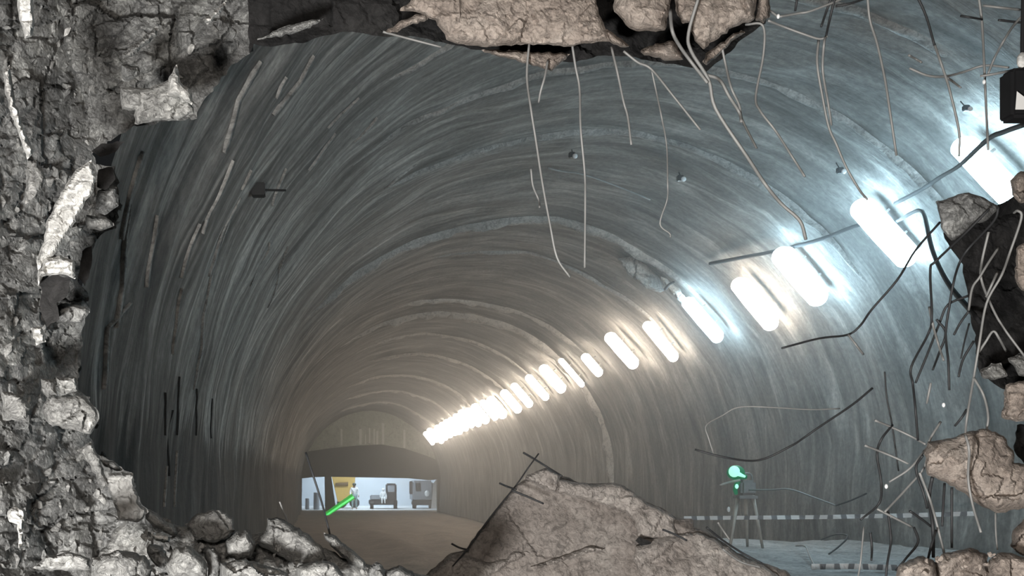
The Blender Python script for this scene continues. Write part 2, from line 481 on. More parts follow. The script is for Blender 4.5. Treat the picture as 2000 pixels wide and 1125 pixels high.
ribs = [(9.3, .10, .07, 6.5, 12.2), (11.0, .09, .06, 4.2, 12.6), (13.2, .12, .07, 4.6, 12.0), (17.6, .22, .14, 5.4, 13.4), (20.2, .1, .07, 5.0, 10.5),
        (25.4, .16, .12, 5.4, 10.6), (27.4, .20, .18, 0.6, 12.2), (31.5, .14, .09, 5.2, 11.5), (36.2, .16, .13, 5.2, 10.8),
        (43.5, .2, .13, 4.6, 11.5), (51, .2, .13, 4.6, 11.5), (58.5, .25, .14, 4.6, 11.5)]
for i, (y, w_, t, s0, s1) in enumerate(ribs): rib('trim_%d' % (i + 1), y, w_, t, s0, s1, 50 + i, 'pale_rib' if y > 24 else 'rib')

# pale drips down the left flank, each a ridge of its own on the wall
def ridge(pts, w_, t=0.022, mat='rib'):
    vs, fs = [], []; path = []
    for (a, b), (c, e) in zip(pts[:-1], pts[1:]):
        for k in range(5): path.append((a + (c - a) * k / 5, b + (e - b) * k / 5))
    path.append(pts[-1]); m = len(path)
    for i, (a, b) in enumerate(path):
        p = P(a, b, depth_on_wall(a, b))
        sa = H + R * math.atan2(p.z - H, p.x - CX) if p.z > H else H + math.pi * R + (H - p.z)
        wd = w_ * (0.55 + 0.9 * abs(float(fbm(np.array(i * .45), np.array(a * .01), 5, 2)))) * (0.3 if i in (0, m - 1) else 1)
        for u, h in ((-1, -0.02), (-0.5, t * 0.7), (0.4, t), (1, -0.02)):
            q, nn = ring_pt(sa, p.y + wd * u); vs.append(q + nn * (float(relief(np.array(sa), np.array(p.y + wd * u))) + h))
    for i in range(m - 1):
        for k in range(3): fs.append((i * 4 + k, i * 4 + k + 1, (i + 1) * 4 + k + 1, (i + 1) * 4 + k))
    me = mesh('ridge', vs, fs, True)
    return link('ridge', me, M[mat], wall_left)


for pts, w_ in [([(497, 112), (452, 190), (418, 288)], .045), ([(600, 98), (572, 150), (520, 215)], .05), ([(538, 135), (520, 178)], .03),
                ([(478, 325), (462, 365)], .04), ([(470, 385), (440, 440), (408, 540)], .045), ([(460, 400), (418, 520), (392, 620), (372, 760)], .04),
                ([(345, 560), (330, 690)], .025), ([(305, 420), (282, 560)], .04), ([(290, 300), (262, 380), (246, 470)], .05), ([(372, 430), (345, 540)], .035),
                ([(250, 590), (215, 640), (200, 760)], .02), ([(262, 400), (240, 560), (225, 640)], .03), ([(733, 225), (690, 275)], .04), ([(655, 260), (600, 330)], .035),
                ([(560, 330), (530, 400)], .04), ([(700, 190), (640, 250)], .03), ([(812, 318), (770, 345), (748, 366)], .03), ([(345, 880), (348, 990)], .018), ([(325, 910), (327, 990)], .016),
                ([(430, 300), (400, 380), (380, 450)], .03), ([(520, 470), (490, 560)], .04), ([(560, 480), (520, 600)], .04)]:
    ridge(pts, w_)
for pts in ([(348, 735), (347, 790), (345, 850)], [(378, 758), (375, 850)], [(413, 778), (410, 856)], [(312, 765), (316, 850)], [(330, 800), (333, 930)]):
    ridge(pts, .018, .016, 'shade_crack_rock')
# dark box niche with its conduit on the left wall
d = depth_on_wall(505, 371) - 0.06
nb = empty('junction_box', P(505, 371, d)); tag(nb, 'small dark junction box with thin conduit high on the left tunnel wall', 'junction box')
link('box', box_mesh('box', (-.055, -.05, -.05), (.055, .06, .05), .008), M['black'], nb)
link('conduit', tube_mesh('conduit', [(-.26, .0, -.005), (-.1, .0, 0), (.0, .0, .0), (.22, .03, .005)], .009), M['cable'], nb)
# ------------------------------------------------------------------ far portal and the yard behind it
we = empty('wall_back'); tag(we, kind='structure')
M['streak'] = plain('pale_streak', (0.93, 0.95, 0.9), 0.6, var=.03)
M['lunette'] = rock_mat('lunette_concrete', (0.50, 0.54, 0.45), (0.58, 0.62, 0.53), (0.66, 0.7, 0.6), 0.3, patch=0.1)
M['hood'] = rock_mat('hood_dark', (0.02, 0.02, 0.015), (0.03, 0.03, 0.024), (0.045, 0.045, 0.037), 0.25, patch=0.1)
def slab_poly(name, pts, y0, y1, mat, parent):
    """upright panel with thickness, outline in metres"""
    k = len(pts); vs = [(x, y0, z) for x, z in pts] + [(x, y1, z) for x, z in pts]
    fs = [tuple(range(k)), tuple(range(2 * k - 1, k - 1, -1))] + [(i, i + k, (i + 1) % k + k, (i + 1) % k) for i in range(k)]
    me = mesh(name, vs, fs); bm = bmesh.new(); bm.from_mesh(me); bmesh.ops.recalc_face_normals(bm, faces=bm.faces); bm.to_mesh(me); bm.free()
    return link(name, me, mat, parent)
def pm(px, py, d): v = P(px, py, d); return (v.x, v.z)
arch = [(CX + (R + .2) * math.cos(a), H + (R + .2) * math.sin(a)) for a in np.linspace(math.radians(12), math.radians(168), 30)]
slab_poly('lunette', arch, END, END + .4, M['lunette'], we)
for px, wpx, y0, y1 in [(704, 5, 838, 868), (722, 3, 836, 866), (731, 3, 838, 868), (737, 4, 842, 869), (748, 5, 826, 868), (667, 4, 838, 870), (790, 4, 840, 875), (714, 2, 848, 868)]:
    a = P(px - wpx / 2, y0, END - .06); b_ = P(px + wpx / 2, y1, END - .06)
    link('streak', box_mesh('streak', (a.x, END - .06, b_.z), (b_.x, END + .05, a.z), .02), M['streak'], we)
E0 = END - 0.5
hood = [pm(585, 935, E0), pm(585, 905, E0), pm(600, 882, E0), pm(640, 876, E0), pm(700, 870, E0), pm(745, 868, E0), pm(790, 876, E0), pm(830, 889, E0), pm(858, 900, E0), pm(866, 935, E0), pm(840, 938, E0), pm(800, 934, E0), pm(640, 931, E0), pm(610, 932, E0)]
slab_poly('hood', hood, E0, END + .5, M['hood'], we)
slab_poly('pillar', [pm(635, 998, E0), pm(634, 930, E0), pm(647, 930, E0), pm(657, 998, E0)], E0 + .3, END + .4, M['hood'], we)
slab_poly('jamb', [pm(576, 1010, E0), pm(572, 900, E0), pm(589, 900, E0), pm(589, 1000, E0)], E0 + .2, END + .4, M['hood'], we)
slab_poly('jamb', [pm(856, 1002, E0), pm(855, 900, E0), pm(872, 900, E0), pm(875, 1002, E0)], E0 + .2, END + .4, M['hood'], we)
M['yard'] = plain('yard_screen', (0.62, 0.68, 0.74), 0.8, var=0.06, scale=0.6)
M['pale_floor'] = plain('pale_yard_floor', (0.75, 0.78, 0.8), 0.8, var=0.05)
yb = link('wall_yard', box_mesh('wall_yard', (CX - R - 4, END + 12, -.2), (CX + R + 4, END + 12.3, 7)), M['yard']); tag(yb, kind='structure')
for nm, lo, hi in [('wall_yard_left', (CX - R - 4.2, END + .4, -.2), (CX - R - 4, END + 12.3, 7)), ('wall_yard_right', (CX + R + 4, END + .4, -.2), (CX + R + 4.2, END + 12.3, 7)),
                   ('ceiling_yard', (CX - R - 4.2, END + .4, 7), (CX + R + 4.2, END + 12.3, 7.2))]:
    tag(link(nm, box_mesh(nm, lo, hi), M['yard']), kind='structure')
yf = link('floor_yard', box_mesh('floor_yard', (CX - R - 4, END + .3, -.1), (CX + R + 4, END + 12.2, 0.06)), M['pale_floor']); tag(yf, kind='structure')
dt = END + 1.5
M['yellow'] = plain('yellow_paint', (0.75, 0.50, 0.14), 0.5); M['brown'] = plain('brown_steel', (0.22, 0.14, 0.07), 0.6)
M['steel_dark'] = plain('dark_steel', (0.05, 0.055, 0.065), 0.5); M['steel_grey'] = plain('grey_steel', (0.28, 0.31, 0.35), 0.5)
M['jacket'] = plain('white_jacket', (0.78, 0.82, 0.84), 0.8); M['trouser'] = plain('pale_teal_trousers', (0.32, 0.45, 0.46), 0.8)
M['skin'] = plain('skin', (0.35, 0.22, 0.16), 0.6); M['helmet'] = plain('dark_helmet', (0.05, 0.07, 0.06), 0.4)

# yellow tipper body seen end on past the pillar
yt = empty('yellow_truck', (P(665, 995, dt + 4).x, dt + 4, 0.06)); tag(yt, 'yellow machine body standing just inside the far portal beside the pillar', 'machine')
def at(o, px, py, d): return P(px, py, d) - o.location
dd = dt + 4
a0, a1, a2, a3 = at(yt, 648, 930, dd), at(yt, 694, 930, dd), at(yt, 692, 978, dd), at(yt, 660, 980, dd)
body = slab_poly('body', [(a0.x, a0.z), (a1.x, a1.z), (a2.x, a2.z), (a3.x, a3.z)], 0, 1.6, M['yellow'], yt)
link('boom', tube_mesh('boom', [at(yt, 655, 946, dd - .15), at(yt, 680, 945, dd - .15)], .1, .13), M['brown'], yt)
for k in range(2):
    wb = bmesh.new(); bmesh.ops.create_cone(wb, cap_ends=True, segments=18, radius1=.36, radius2=.36, depth=.35)
    wm = bpy.data.meshes.new('wheel'); wb.transform(Matrix.Translation((a3.x + .3 + .9 * k, .8, .36)) @ Matrix.Rotation(math.pi / 2, 4, 'X')); wb.to_mesh(wm); wb.free()
    link('wheel', wm, M['steel_dark'], yt)


def person(name, loc, height, label, mats, pose='stand', face=(0, -1)):
    """one skinned body, with jacket, trousers and helmet as clothing"""
    r = empty(name, loc); tag(r, label, 'person'); k = height / 1.75
    J = {'pelvis': (0, 0, .93), 'chest': (0, 0, 1.25), 'neck': (0, 0, 1.46), 'head': (0, -.02, 1.60), 'top': (0, -.01, 1.72),
         'ls': (-.19, 0, 1.40), 'le': (-.27, -.04, 1.12), 'lw': (-.25, -.22, .95), 'lh': (-.24, -.30, .92),
         'rs': (.19, 0, 1.40), 're': (.27, 0, 1.12), 'rw': (.28, -.10, .88), 'rh': (.28, -.13, .80),
         'lhip': (-.1, 0, .9), 'lk': (-.12, -.03, .5), 'la': (-.13, .02, .09), 'lf': (-.14, -.16, .04),
         'rhip': (.1, 0, .9), 'rk': (.12, -.03, .5), 'ra': (.13, .02, .09), 'rf': (.14, -.16, .04)}
    if pose == 'sit':
        for s, sg in (('l', -1), ('r', 1)):
            J[s + 'k'] = (.13 * sg, -.42, .9); J[s + 'a'] = (.13 * sg, -.45, .48); J[s + 'f'] = (.13 * sg, -.6, .44)
    rad = {'pelvis': .145, 'chest': .155, 'neck': .06, 'head': .095, 'top': .07, 'ls': .065, 'rs': .065, 'le': .05, 're': .05, 'lw': .035, 'rw': .035,
           'lh': .04, 'rh': .04, 'lhip': .1, 'rhip': .1, 'lk': .07, 'rk': .07, 'la': .048, 'ra': .048, 'lf': .045, 'rf': .045}
    E = [('pelvis', 'chest'), ('chest', 'neck'), ('neck', 'head'), ('head', 'top'), ('chest', 'ls'), ('ls', 'le'), ('le', 'lw'), ('lw', 'lh'), ('chest', 'rs'), ('rs', 're'), ('re', 'rw'), ('rw', 'rh'),
         ('pelvis', 'lhip'), ('lhip', 'lk'), ('lk', 'la'), ('la', 'lf'), ('pelvis', 'rhip'), ('rhip', 'rk'), ('rk', 'ra'), ('ra', 'rf')]
    ks = list(J)
    def skin(nm, keys, extra, mat):
        keys = [q for q in ks if q in keys]; me = bpy.data.meshes.new(nm)
        me.from_pydata([Vector(J[q]) * k for q in keys], [(keys.index(a), keys.index(b)) for a, b in E if a in keys and b in keys], [])
        o = link(nm, me, None, r); mo = o.modifiers.new('skin', 'SKIN'); sv = me.skin_vertices[0].data
        for i, q in enumerate(keys): sv[i].radius = ((rad[q] + extra) * k,) * 2
        sv[0].use_root = True
        o.modifiers.new('sub', 'SUBSURF').levels = 1; o.modifiers['sub'].render_levels = 1
        me.materials.append(mat); return o
    skin('body', ks, 0, mats[2])
    skin('jacket', ['pelvis', 'chest', 'ls', 'le', 'lw', 'rs', 're', 'rw', 'lhip', 'rhip'], .022, mats[0])
    skin('trousers', ['pelvis', 'lhip', 'lk', 'la', 'rhip', 'rk', 'ra'], .012, mats[1])
    link('helmet', ball_mesh('helmet', Vector((0, -.01, 1.66)) * k, (.13 * k, .15 * k, .11 * k)), mats[3], r)
    return r


pd = END + 2.4
v = P(692, 993, pd); person('person', (v.x, pd, 0.06), 1.78, 'person in white jacket and dark helmet standing at the far portal by yellow machine', [M['jacket'], M['trouser'], M['skin'], M['helmet']])
# dark site vehicle with somebody in white sitting on it
vd = END + 3.6
ve = empty('utility_vehicle', (P(752, 995, vd).x, vd, 0.06)); tag(ve, 'dark open utility vehicle parked in the middle of the far portal', 'vehicle')
def vx_(px): return at(ve, px, 0, vd).x
link('chassis', box_mesh('chassis', (vx_(722), -.2, .28), (vx_(776), 1.6, .62), .05), M['steel_dark'], ve)
link('cab', box_mesh('cab', (vx_(755), .1, .55), (vx_(775), 1.2, 1.75), .08), M['steel_dark'], ve)
link('windscreen', box_mesh('windscreen', (vx_(757.5), .06, 1.15), (vx_(771), .12, 1.6), .02), M['steel_grey'], ve)
link('bonnet', box_mesh('bonnet', (vx_(724), -.1, .6), (vx_(745), 1.0, .95), .06), M['steel_grey'], ve)
for px in (726, 772):
    wb = bmesh.new(); bmesh.ops.create_cone(wb, cap_ends=True, segments=20, radius1=.3, radius2=.3, depth=.22)
    wb.transform(Matrix.Translation((vx_(px), -.05, .3)) @ Matrix.Rotation(math.pi / 2, 4, 'Y')); wm = bpy.data.meshes.new('wheel'); wb.to_mesh(wm); wb.free()
    link('wheel', wm, M['black'], ve)
v = P(748, 980, vd - .05); person('person', (v.x, vd - .3, .12), 1.35, 'person in white sitting on the front of the dark utility vehicle', [M['jacket'], M['jacket'], M['jacket'], M['white']], 'sit')
# grey lorry on the right of the portal, its lamp, and a white post
gd = END + 4.0
gt = empty('grey_lorry', (P(820, 990, gd).x, gd, 0.06)); tag(gt, 'grey lorry at the right side of the far portal with one pale lamp', 'lorry')
def gx_(px): return at(gt, px, 0, gd).x
link('cab', box_mesh('cab', (gx_(806), 0, .5), (gx_(846), 2.5, 1.95), .12), M['steel_grey'], gt)
link('windscreen', box_mesh('windscreen', (gx_(812), -.03, 1.2), (gx_(822), .04, 1.8), .03), M['steel_dark'], gt)
link('bumper', box_mesh('bumper', (gx_(804), -.12, .25), (gx_(846), .3, .55), .05), M['steel_dark'], gt)
link('headlamp', ball_mesh('headlamp', (gx_(834), -.05, 1.05), (.17, .08, .22)), plain('headlamp', (0.85, 0.9, 0.92), 0.3), gt)
for px in (810, 842):
    wb = bmesh.new(); bmesh.ops.create_cone(wb, cap_ends=True, segments=20, radius1=.32, radius2=.32, depth=.25)
    wb.transform(Matrix.Translation((gx_(px), .3, .32)) @ Matrix.Rotation(math.pi / 2, 4, 'Y')); wm = bpy.data.meshes.new('wheel'); wb.to_mesh(wm); wb.free()
    link('wheel', wm, M['black'], gt)
link('mirror', box_mesh('mirror', (gx_(800), .1, 1.0), (gx_(806), .3, 1.9), .03), M['steel_dark'], gt)
pp = link('marker_post', mesh('marker_post', [P(a, b, END + 1.9 + c) for c in (0, .15) for a, b in ((842, 993), (846, 945), (852, 936), (855, 942), (856, 993))],
          [(0, 1, 2, 3, 4), (9, 8, 7, 6, 5)] + [(i, i + 5, (i + 1) % 5 + 5, (i + 1) % 5) for i in range(5)]), M['white']); tag(pp, 'white leaning marker panel at the right jamb of the far portal', 'post')
# things seen through the small left bay of the portal
for nm, px0, px1, z0, z1, lab in [('barrel', 596, 604, .0, .75, 'grey barrel in the small left bay of the far portal'), ('water_tank', 612, 624, .0, 1.15, 'grey upright tank beside the barrel in the small left bay')]:
    wb = bmesh.new(); rr = (px1 - px0) / 2 * (END + 2) / F; bmesh.ops.create_cone(wb, cap_ends=True, segments=20, radius1=rr, radius2=rr * .9, depth=z1 - z0)
    bmesh.ops.bevel(wb, geom=[e for e in wb.edges if e.calc_face_angle(0) > 1], offset=.03, segments=1, affect='EDGES')
    wb.transform(Matrix.Translation((0, 0, (z1 - z0) / 2))); wm = bpy.data.meshes.new(nm); wb.to_mesh(wm); wb.free()
    o = link(nm, wm, M['steel_grey']); o.location = (P((px0 + px1) / 2, 990, END + 2).x, END + 2, .06); tag(o, lab, 'barrel' if nm == 'barrel' else 'tank')
# green light bar leaning from the floor
M['green'] = plain('green_light', (0.02, 0.5, 0.08), 0.4, emit=(0.0, 0.55, 0.03), es=1.0); M['green_core'] = plain('green_light_core', (0.4, 1, 0.6), 0.4, emit=(0.08, 1.0, 0.2), es=1.8)
gb = empty('light_bar', P(634, 1008, END - 9)); tag(gb, 'bright green glowing light bar leaning up towards the far portal', 'light bar')
gp = [P(634, 1007, END - 9) - gb.location, P(690, 969, END - 9) - gb.location]
link('tube', tube_mesh('tube', gp, .13, .17, 10), M['green'], gb)
off = Vector((.02, -.14, -.03)); link('core', tube_mesh('core', [gp[0] + off, gp[1] + off], .05, .06, 8), M['green_core'], gb)

# ------------------------------------------------------------------ the row of lamps on the right wall
LAMPS = [(1935, 345, 58, 'c'), (1726, 455, 58, 'c'), (1562, 540, 54, 'c'), (1474, 594, 42, 'w'), (1372, 625, 32, 'c'), (1290, 667, 26, 'w'), (1214, 685, 30, 'w'), (1156, 713, 22, 'w'),
         (1116, 728, 14, 'w'), (1079, 740, 26, 'w'), (1049, 757, 20, 'w'), (1019, 772, 20, 'w'), (998, 784, 22, 'w'), (970, 796, 24, 'w'), (955, 801, 18, 'w'), (938, 808, 22, 'w'),
         (924, 815, 18, 'w'), (911, 818, 18, 'w'), (900, 825, 18, 'w'), (889, 832, 18, 'w'), (880, 835, 16, 'w'), (871, 840, 16, 'w'), (862, 845, 18, 'w'), (855, 852, 14, 'w'), (846, 850, 16, 'w'), (838, 856, 12, 'w')]
M['cool'] = plain('cool_lamp', (1, 1, 1), 0.5, emit=(0.56, 0.84, 1.0), es=COOL_GLOW)
M['warm'] = plain('warm_lamp', (1, 1, 1), 0.5, emit=(1.0, 0.87, 0.72), es=LAMP_GLOW)
ORD = ['first', 'second', 'third', 'fourth', 'fifth', 'sixth', 'seventh', 'eighth', 'ninth', 'tenth', 'eleventh', 'twelfth', 'thirteenth', 'fourteenth', 'fifteenth', 'sixteenth', 'seventeenth', 'eighteenth', 'nineteenth',
       'twentieth', 'twenty-first', 'twenty-second', 'twenty-third', 'twenty-fourth', 'twenty-fifth', 'twenty-sixth']
PH = [(math.cos(a), math.sin(a)) for a in np.linspace(-math.pi / 2, math.pi / 2, 7)]


def capsule(name, half, r, y0, y1, bev):
    """flat capsule in its own plane (x = length, y = outwards, z = width)"""
    out = [(half + r * c, r * s) for c, s in PH] + [(-half - r * c, -r * s) for c, s in PH]
    bm = bmesh.new(); f = bm.faces.new([bm.verts.new((x, y0, z)) for x, z in out])
    e = bmesh.ops.extrude_face_region(bm, geom=[f]); top = [q for q in e['geom'] if isinstance(q, bmesh.types.BMVert)]
    for q in top: q.co.y = y1
    bmesh.ops.recalc_face_normals(bm, faces=bm.faces)
    tf = [q for q in bm.faces if all(abs(x.co.y - y1) < 1e-6 for x in q.verts)]
    bmesh.ops.bevel(bm, geom=[e for q in tf for e in q.edges], offset=bev, segments=2, affect='EDGES')
    me = bpy.data.meshes.new(name); bm.to_mesh(me); bm.free(); return me


def round_capsule(name, half, r):
    bm = bmesh.new(); bmesh.ops.create_uvsphere(bm, u_segments=16, v_segments=10, radius=r, matrix=Matrix.Rotation(math.pi / 2, 4, 'Y'))
    for v in bm.verts: v.co.x += half if v.co.x > 1e-5 else (-half if v.co.x < -1e-5 else 0)
    eq = [v for v in bm.verts if abs(v.co.x) < 1e-5]
    for f in bm.faces: f.smooth = True
    me = bpy.data.meshes.new(name); bm.to_mesh(me); bm.free(); return me


for i, (px, py, wpx, col) in enumerate(LAMPS):
    d = depth_on_wall(px, py, 0.94); p = P(px, py, d)
    nn = Vector((CX - p.x, 0, H - p.z)).normalized()            # towards the tunnel axis
    tg = Vector((nn.z, 0, -nn.x))                                # along the arch
    if tg.z > 0: tg = -tg
    r_ = max(0.045, wpx * d / F / 2 * 0.76); half = max(.12, 0.46 - r_ * 0.8)  # capsule widened to take in the glare around a thinner tube
    if i in (7,): half *= .62
    lo = empty('tunnel_lamp', p); ax = tg; zz = ax.cross(nn)
    lo.rotation_euler = Matrix((ax, nn, zz)).transposed().to_euler()
    cname = 'cool white' if col == 'c' else 'warm white'
    tag(lo, '%s capsule lamp on the tunnel wall, %s in the row from the right' % (cname, ORD[i]), 'lamp', 'wall lamps along the tunnel')
    link('glare_diffuser', round_capsule('glare_diffuser', half, r_), M['cool' if col == 'c' else 'warm'], lo)
    ho = link('housing', capsule('housing', half * .95, r_ * .6, -r_ * .9 - .02, -r_ * .9, .005), M['housing'], lo)
    for s in (-1, 1):
        link('bracket', box_mesh('bracket', (s * half * .45 - .012, -r_ - .1, -.012), (s * half * .45 + .012, -r_ * .95, .012)), M['housing'], ho)

# dust hanging in the tunnel air
hz = bpy.data.materials.new('dust_haze'); hz.use_nodes = True; nt = hz.node_tree
for q in list(nt.nodes): nt.nodes.remove(q)
vo = nt.nodes.new('ShaderNodeOutputMaterial'); vs_ = nt.nodes.new('ShaderNodeVolumeScatter'); vs_.inputs['Density'].default_value = HAZE
vs_.inputs['Anisotropy'].default_value = 0.55; vs_.inputs['Color'].default_value = (1, 1, 1, 1); nt.links.new(vs_.outputs[0], vo.inputs['Volume'])
hazeo = link('dust_haze', box_mesh('dust_haze', (CX - R - .5, START + .4, -.3), (CX + R + .5, END + .2, H + R + .5)), hz)
tag(hazeo, 'thin dusty haze filling the tunnel air', 'haze', kind='stuff')

# ------------------------------------------------------------------ bench, tripod, tape
bx = np.linspace(3.2, CX + R + .1, 46); by = np.linspace(7.2, 16.4, 60); X, Y = np.meshgrid(bx, by, indexing='ij')
top = 1.19 + 0.05 * fbm(X, Y, 71, 4) + 0.03 * fbm(X * 4, Y * 4, 72, 3)
edge = np.minimum(np.minimum((X - 3.2) / 1.0, (16.4 - Y) / 1.2), np.minimum((Y - 7.2) / 1.0, 9))
Z = np.where(edge < 1, top * np.clip(edge, 0, 1) ** .7, top) - 0.04; n = len(by)
bench = link('floor_bench', mesh('floor_bench', list(zip(X.ravel(), Y.ravel(), Z.ravel())), [(i * n + j, (i + 1) * n + j, (i + 1) * n + j + 1, i * n + j + 1) for i in range(len(bx) - 1) for j in range(n - 1)], True), M['bench'])
tag(bench, kind='structure')
td = 13.2
tp = empty('survey_instrument', P(1450, 1050, td)); tag(tp, 'survey instrument on tripod with bright green light, right of the leaning slab', 'instrument')
M['timber'] = plain('tripod_wood', (0.42, 0.38, 0.33), 0.7); M['inst'] = plain('instrument_grey', (0.30, 0.28, 0.27), 0.6)
tl = lambda a, b, dz=0: P(a, b, td + dz) - tp.location
for (a, b, dz), (c, e, dz2) in [((1441, 972, 0), (1425, 1052, -.15)), ((1470, 968, 0), (1490, 1040, 0)), ((1456, 970, .05), (1460, 1040, .35))]:
    foot = tl(c, e, dz2) + tp.location; ii = int(np.argmin(abs(bx - foot.x))); jj = int(np.argmin(abs(by - foot.y))); foot.z = float(Z[ii, jj]) - .01
    lg = link('leg', tube_mesh('leg', [tl(a, b, dz), foot - tp.location], .026, .016, 6), M['timber'], tp)
link('head_plate', box_mesh('head_plate', tuple(tl(1438, 974) + Vector((0, -.1, 0))), tuple(tl(1474, 968) + Vector((0, .12, 0))), .005), M['inst'], tp)
link('instrument_body', box_mesh('instrument_body', tuple(tl(1443, 967) + Vector((0, -.09, 0))), tuple(tl(1472, 938) + Vector((0, .1, 0))), .03), M['inst'], tp)
link('carry_handle', tube_mesh('carry_handle', [tl(1448, 940), tl(1452, 926), tl(1466, 926), tl(1470, 940)], .012), M['inst'], tp)
M['lens'] = plain('green_lens', (0.2, 1, 0.6), 0.3, emit=(0.42, 1.0, 0.72), es=1.15); M['dgreen'] = plain('dark_green_cowl', (0.0, 0.16, 0.06), 0.5, emit=(0.0, 0.16, 0.06), es=0.5)  # cowl glows dimly itself, as the green fringe round the lens
cow = link('light_cowl', ball_mesh('light_cowl', tl(1437, 923, -.08), (.118, .06, .095)), M['dgreen'], tp)
link('cowl_tip', tube_mesh('cowl_tip', [tl(1440, 928, -.07), tl(1457, 932, -.05)], .06, .03, 10), M['dgreen'], tp)
link('green_lens', ball_mesh('green_lens', tl(1434, 921, -.15), (.072, .04, .072)), M['lens'], cow)
link('lens_tip', tube_mesh('lens_tip', [tl(1440, 925, -.15), tl(1455, 931, -.13)], .03, .014, 8), M['lens'], cow)
link('target_arm', tube_mesh('target_arm', [tl(1445, 938, -.12), tl(1425, 942, -.14), tl(1406, 948, -.16)], .02, .014), M['timber'], tp)
link('small_lens', ball_mesh('small_lens', tl(1439, 950, -.16), (.022, .02, .03)), M['lens'], tp)
link('lens_base', tube_mesh('lens_base', [tl(1441, 940, -.1), tl(1436, 955, -.12), tl(1438, 965, -.1)], .035, .022, 8), M['dgreen'], tp)
link('plumb_bob', ball_mesh('plumb_bob', tl(1423, 995, -.1), (.02, .02, .035)), M['white'], tp)


def tape(label, pts, dash, wd=.05):
    path = []
    for (a, b, c), (e, f, g) in zip(pts[:-1], pts[1:]):
        for k in range(12): path.append(P(a + (e - a) * k / 12, b + (f - b) * k / 12, c + (g - c) * k / 12))
    path.append(P(*pts[-1])); me_v, fs = [], []
    L = 0; us = [0]
    for a, b in zip(path[:-1], path[1:]): L += (b - a).length; us.append(L)
    for i, p in enumerate(path):
        sw = 0.012 * math.sin(i * .9)
        for q in (Vector((0, sw - .004, wd / 2)), Vector((0, -sw - .004, -wd / 2)), Vector((0, -sw + .004, -wd / 2)), Vector((0, sw + .004, wd / 2))): me_v.append(p + q)
    for i in range(len(path) - 1):
        for k in range(4): fs.append((i * 4 + k, i * 4 + (k + 1) % 4, (i + 1) * 4 + (k + 1) % 4, (i + 1) * 4 + k))
    me = mesh('barrier_tape', me_v, fs); uvl = me.uv_layers.new(name='UVMap')
    for lp in me.loops: uvl.data[lp.index].uv = (us[lp.vertex_index // 4] / dash, 0)
    o = link('barrier_tape', me, M['tape']); local(o, path[0]); tag(o, label, 'tape', 'striped barrier tapes'); return o


m, nt, b = mat_new('striped_tape'); uvn = nt.nodes.new('ShaderNodeUVMap'); sp = nt.nodes.new('ShaderNodeSeparateXYZ'); nt.links.new(uvn.outputs[0], sp.inputs[0])
fr = nt.nodes.new('ShaderNodeMath'); fr.operation = 'FRACT'; nt.links.new(sp.outputs[0], fr.inputs[0])
nt.links.new(ramp(nt, fr.outputs[0], [(0.0, (0.85, 0.85, 0.85)), (0.55, (0.85, 0.85, 0.85)), (0.62, (0.20, 0.20, 0.21)), (0.95, (0.20, 0.20, 0.21))]), b.inputs['Base Color']); M['tape'] = m
tape('striped barrier tape strung behind the tripod at waist height', [(1336, 1012, 13.6), (1600, 1010, 12.6), (1760, 1007, 11.8), (1905, 1003, 11.2)], .165)
tape('striped barrier tape lying low along the bottom edge near the right rocks', [(1585, 1107, 10.0), (1660, 1106, 9.9), (1752, 1109, 9.8)], .125, .055)

# small survey targets on the lining
for px, py, lab in [(1121, 305, 'white survey prism on a black mount high on the tunnel crown'), (1333, 350, 'tiny white prism on a stalk under the tunnel crown'), (1646, 335, 'white prism beside the hanging wires left of the first lamps'),
                    (1893, 213, 'pale target on the upper right lining')]:
    d = depth_on_wall(px, py, .97); o = empty('survey_prism', P(px, py, d)); tag(o, lab, 'prism')
    q = d / F
    link('mount', box_mesh('mount', (-9 * q, .0, -2 * q), (3 * q, 10 * q, 9 * q), 1.5 * q), M['black'], o)
    link('stem', tube_mesh('stem', [(0, 4 * q, 0), (2 * q, 30 * q, 26 * q)], 1.2 * q), M['black'], o)
    link('reflector', ball_mesh('reflector', (2 * q, -.5 * q, 0), (5 * q, 3 * q, 5 * q)), M['white'], o)

# pale sprayed lump and a tied rag near the fifth lamp
d = depth_on_wall(1245, 535, .97)
o = rock('shotcrete_lump', [(1205, 505), (1235, 500), (1262, 512), (1285, 540), (1298, 568), (1280, 570), (1255, 560), (1225, 535)], d - .1, M['rib'], .5, 3, .12, 61, ((.3, .3),), .01, rough=2)
tag(o, 'pale rough shotcrete lump bulging from the crown above the fifth lamp', 'lump')
d = depth_on_wall(1316, 568, .96)
o = rock('pale_rag', [(1290, 540), (1302, 545), (1322, 560), (1338, 578), (1342, 600), (1328, 590), (1312, 575), (1300, 562)], d - .1, M['pale_rock'], .25, 2.5, .08, 62, ((.2, .25),), .01, rough=1.5)
tag(o, 'whitish rag tied with a dark strap beside the fifth lamp', 'rag')
link('strap', tube_mesh('strap', [P(1298, 566, d - .25) - o.location, P(1307, 556, d - .29) - o.location, P(1316, 551, d - .25) - o.location], .025, .02), M['black'], o)

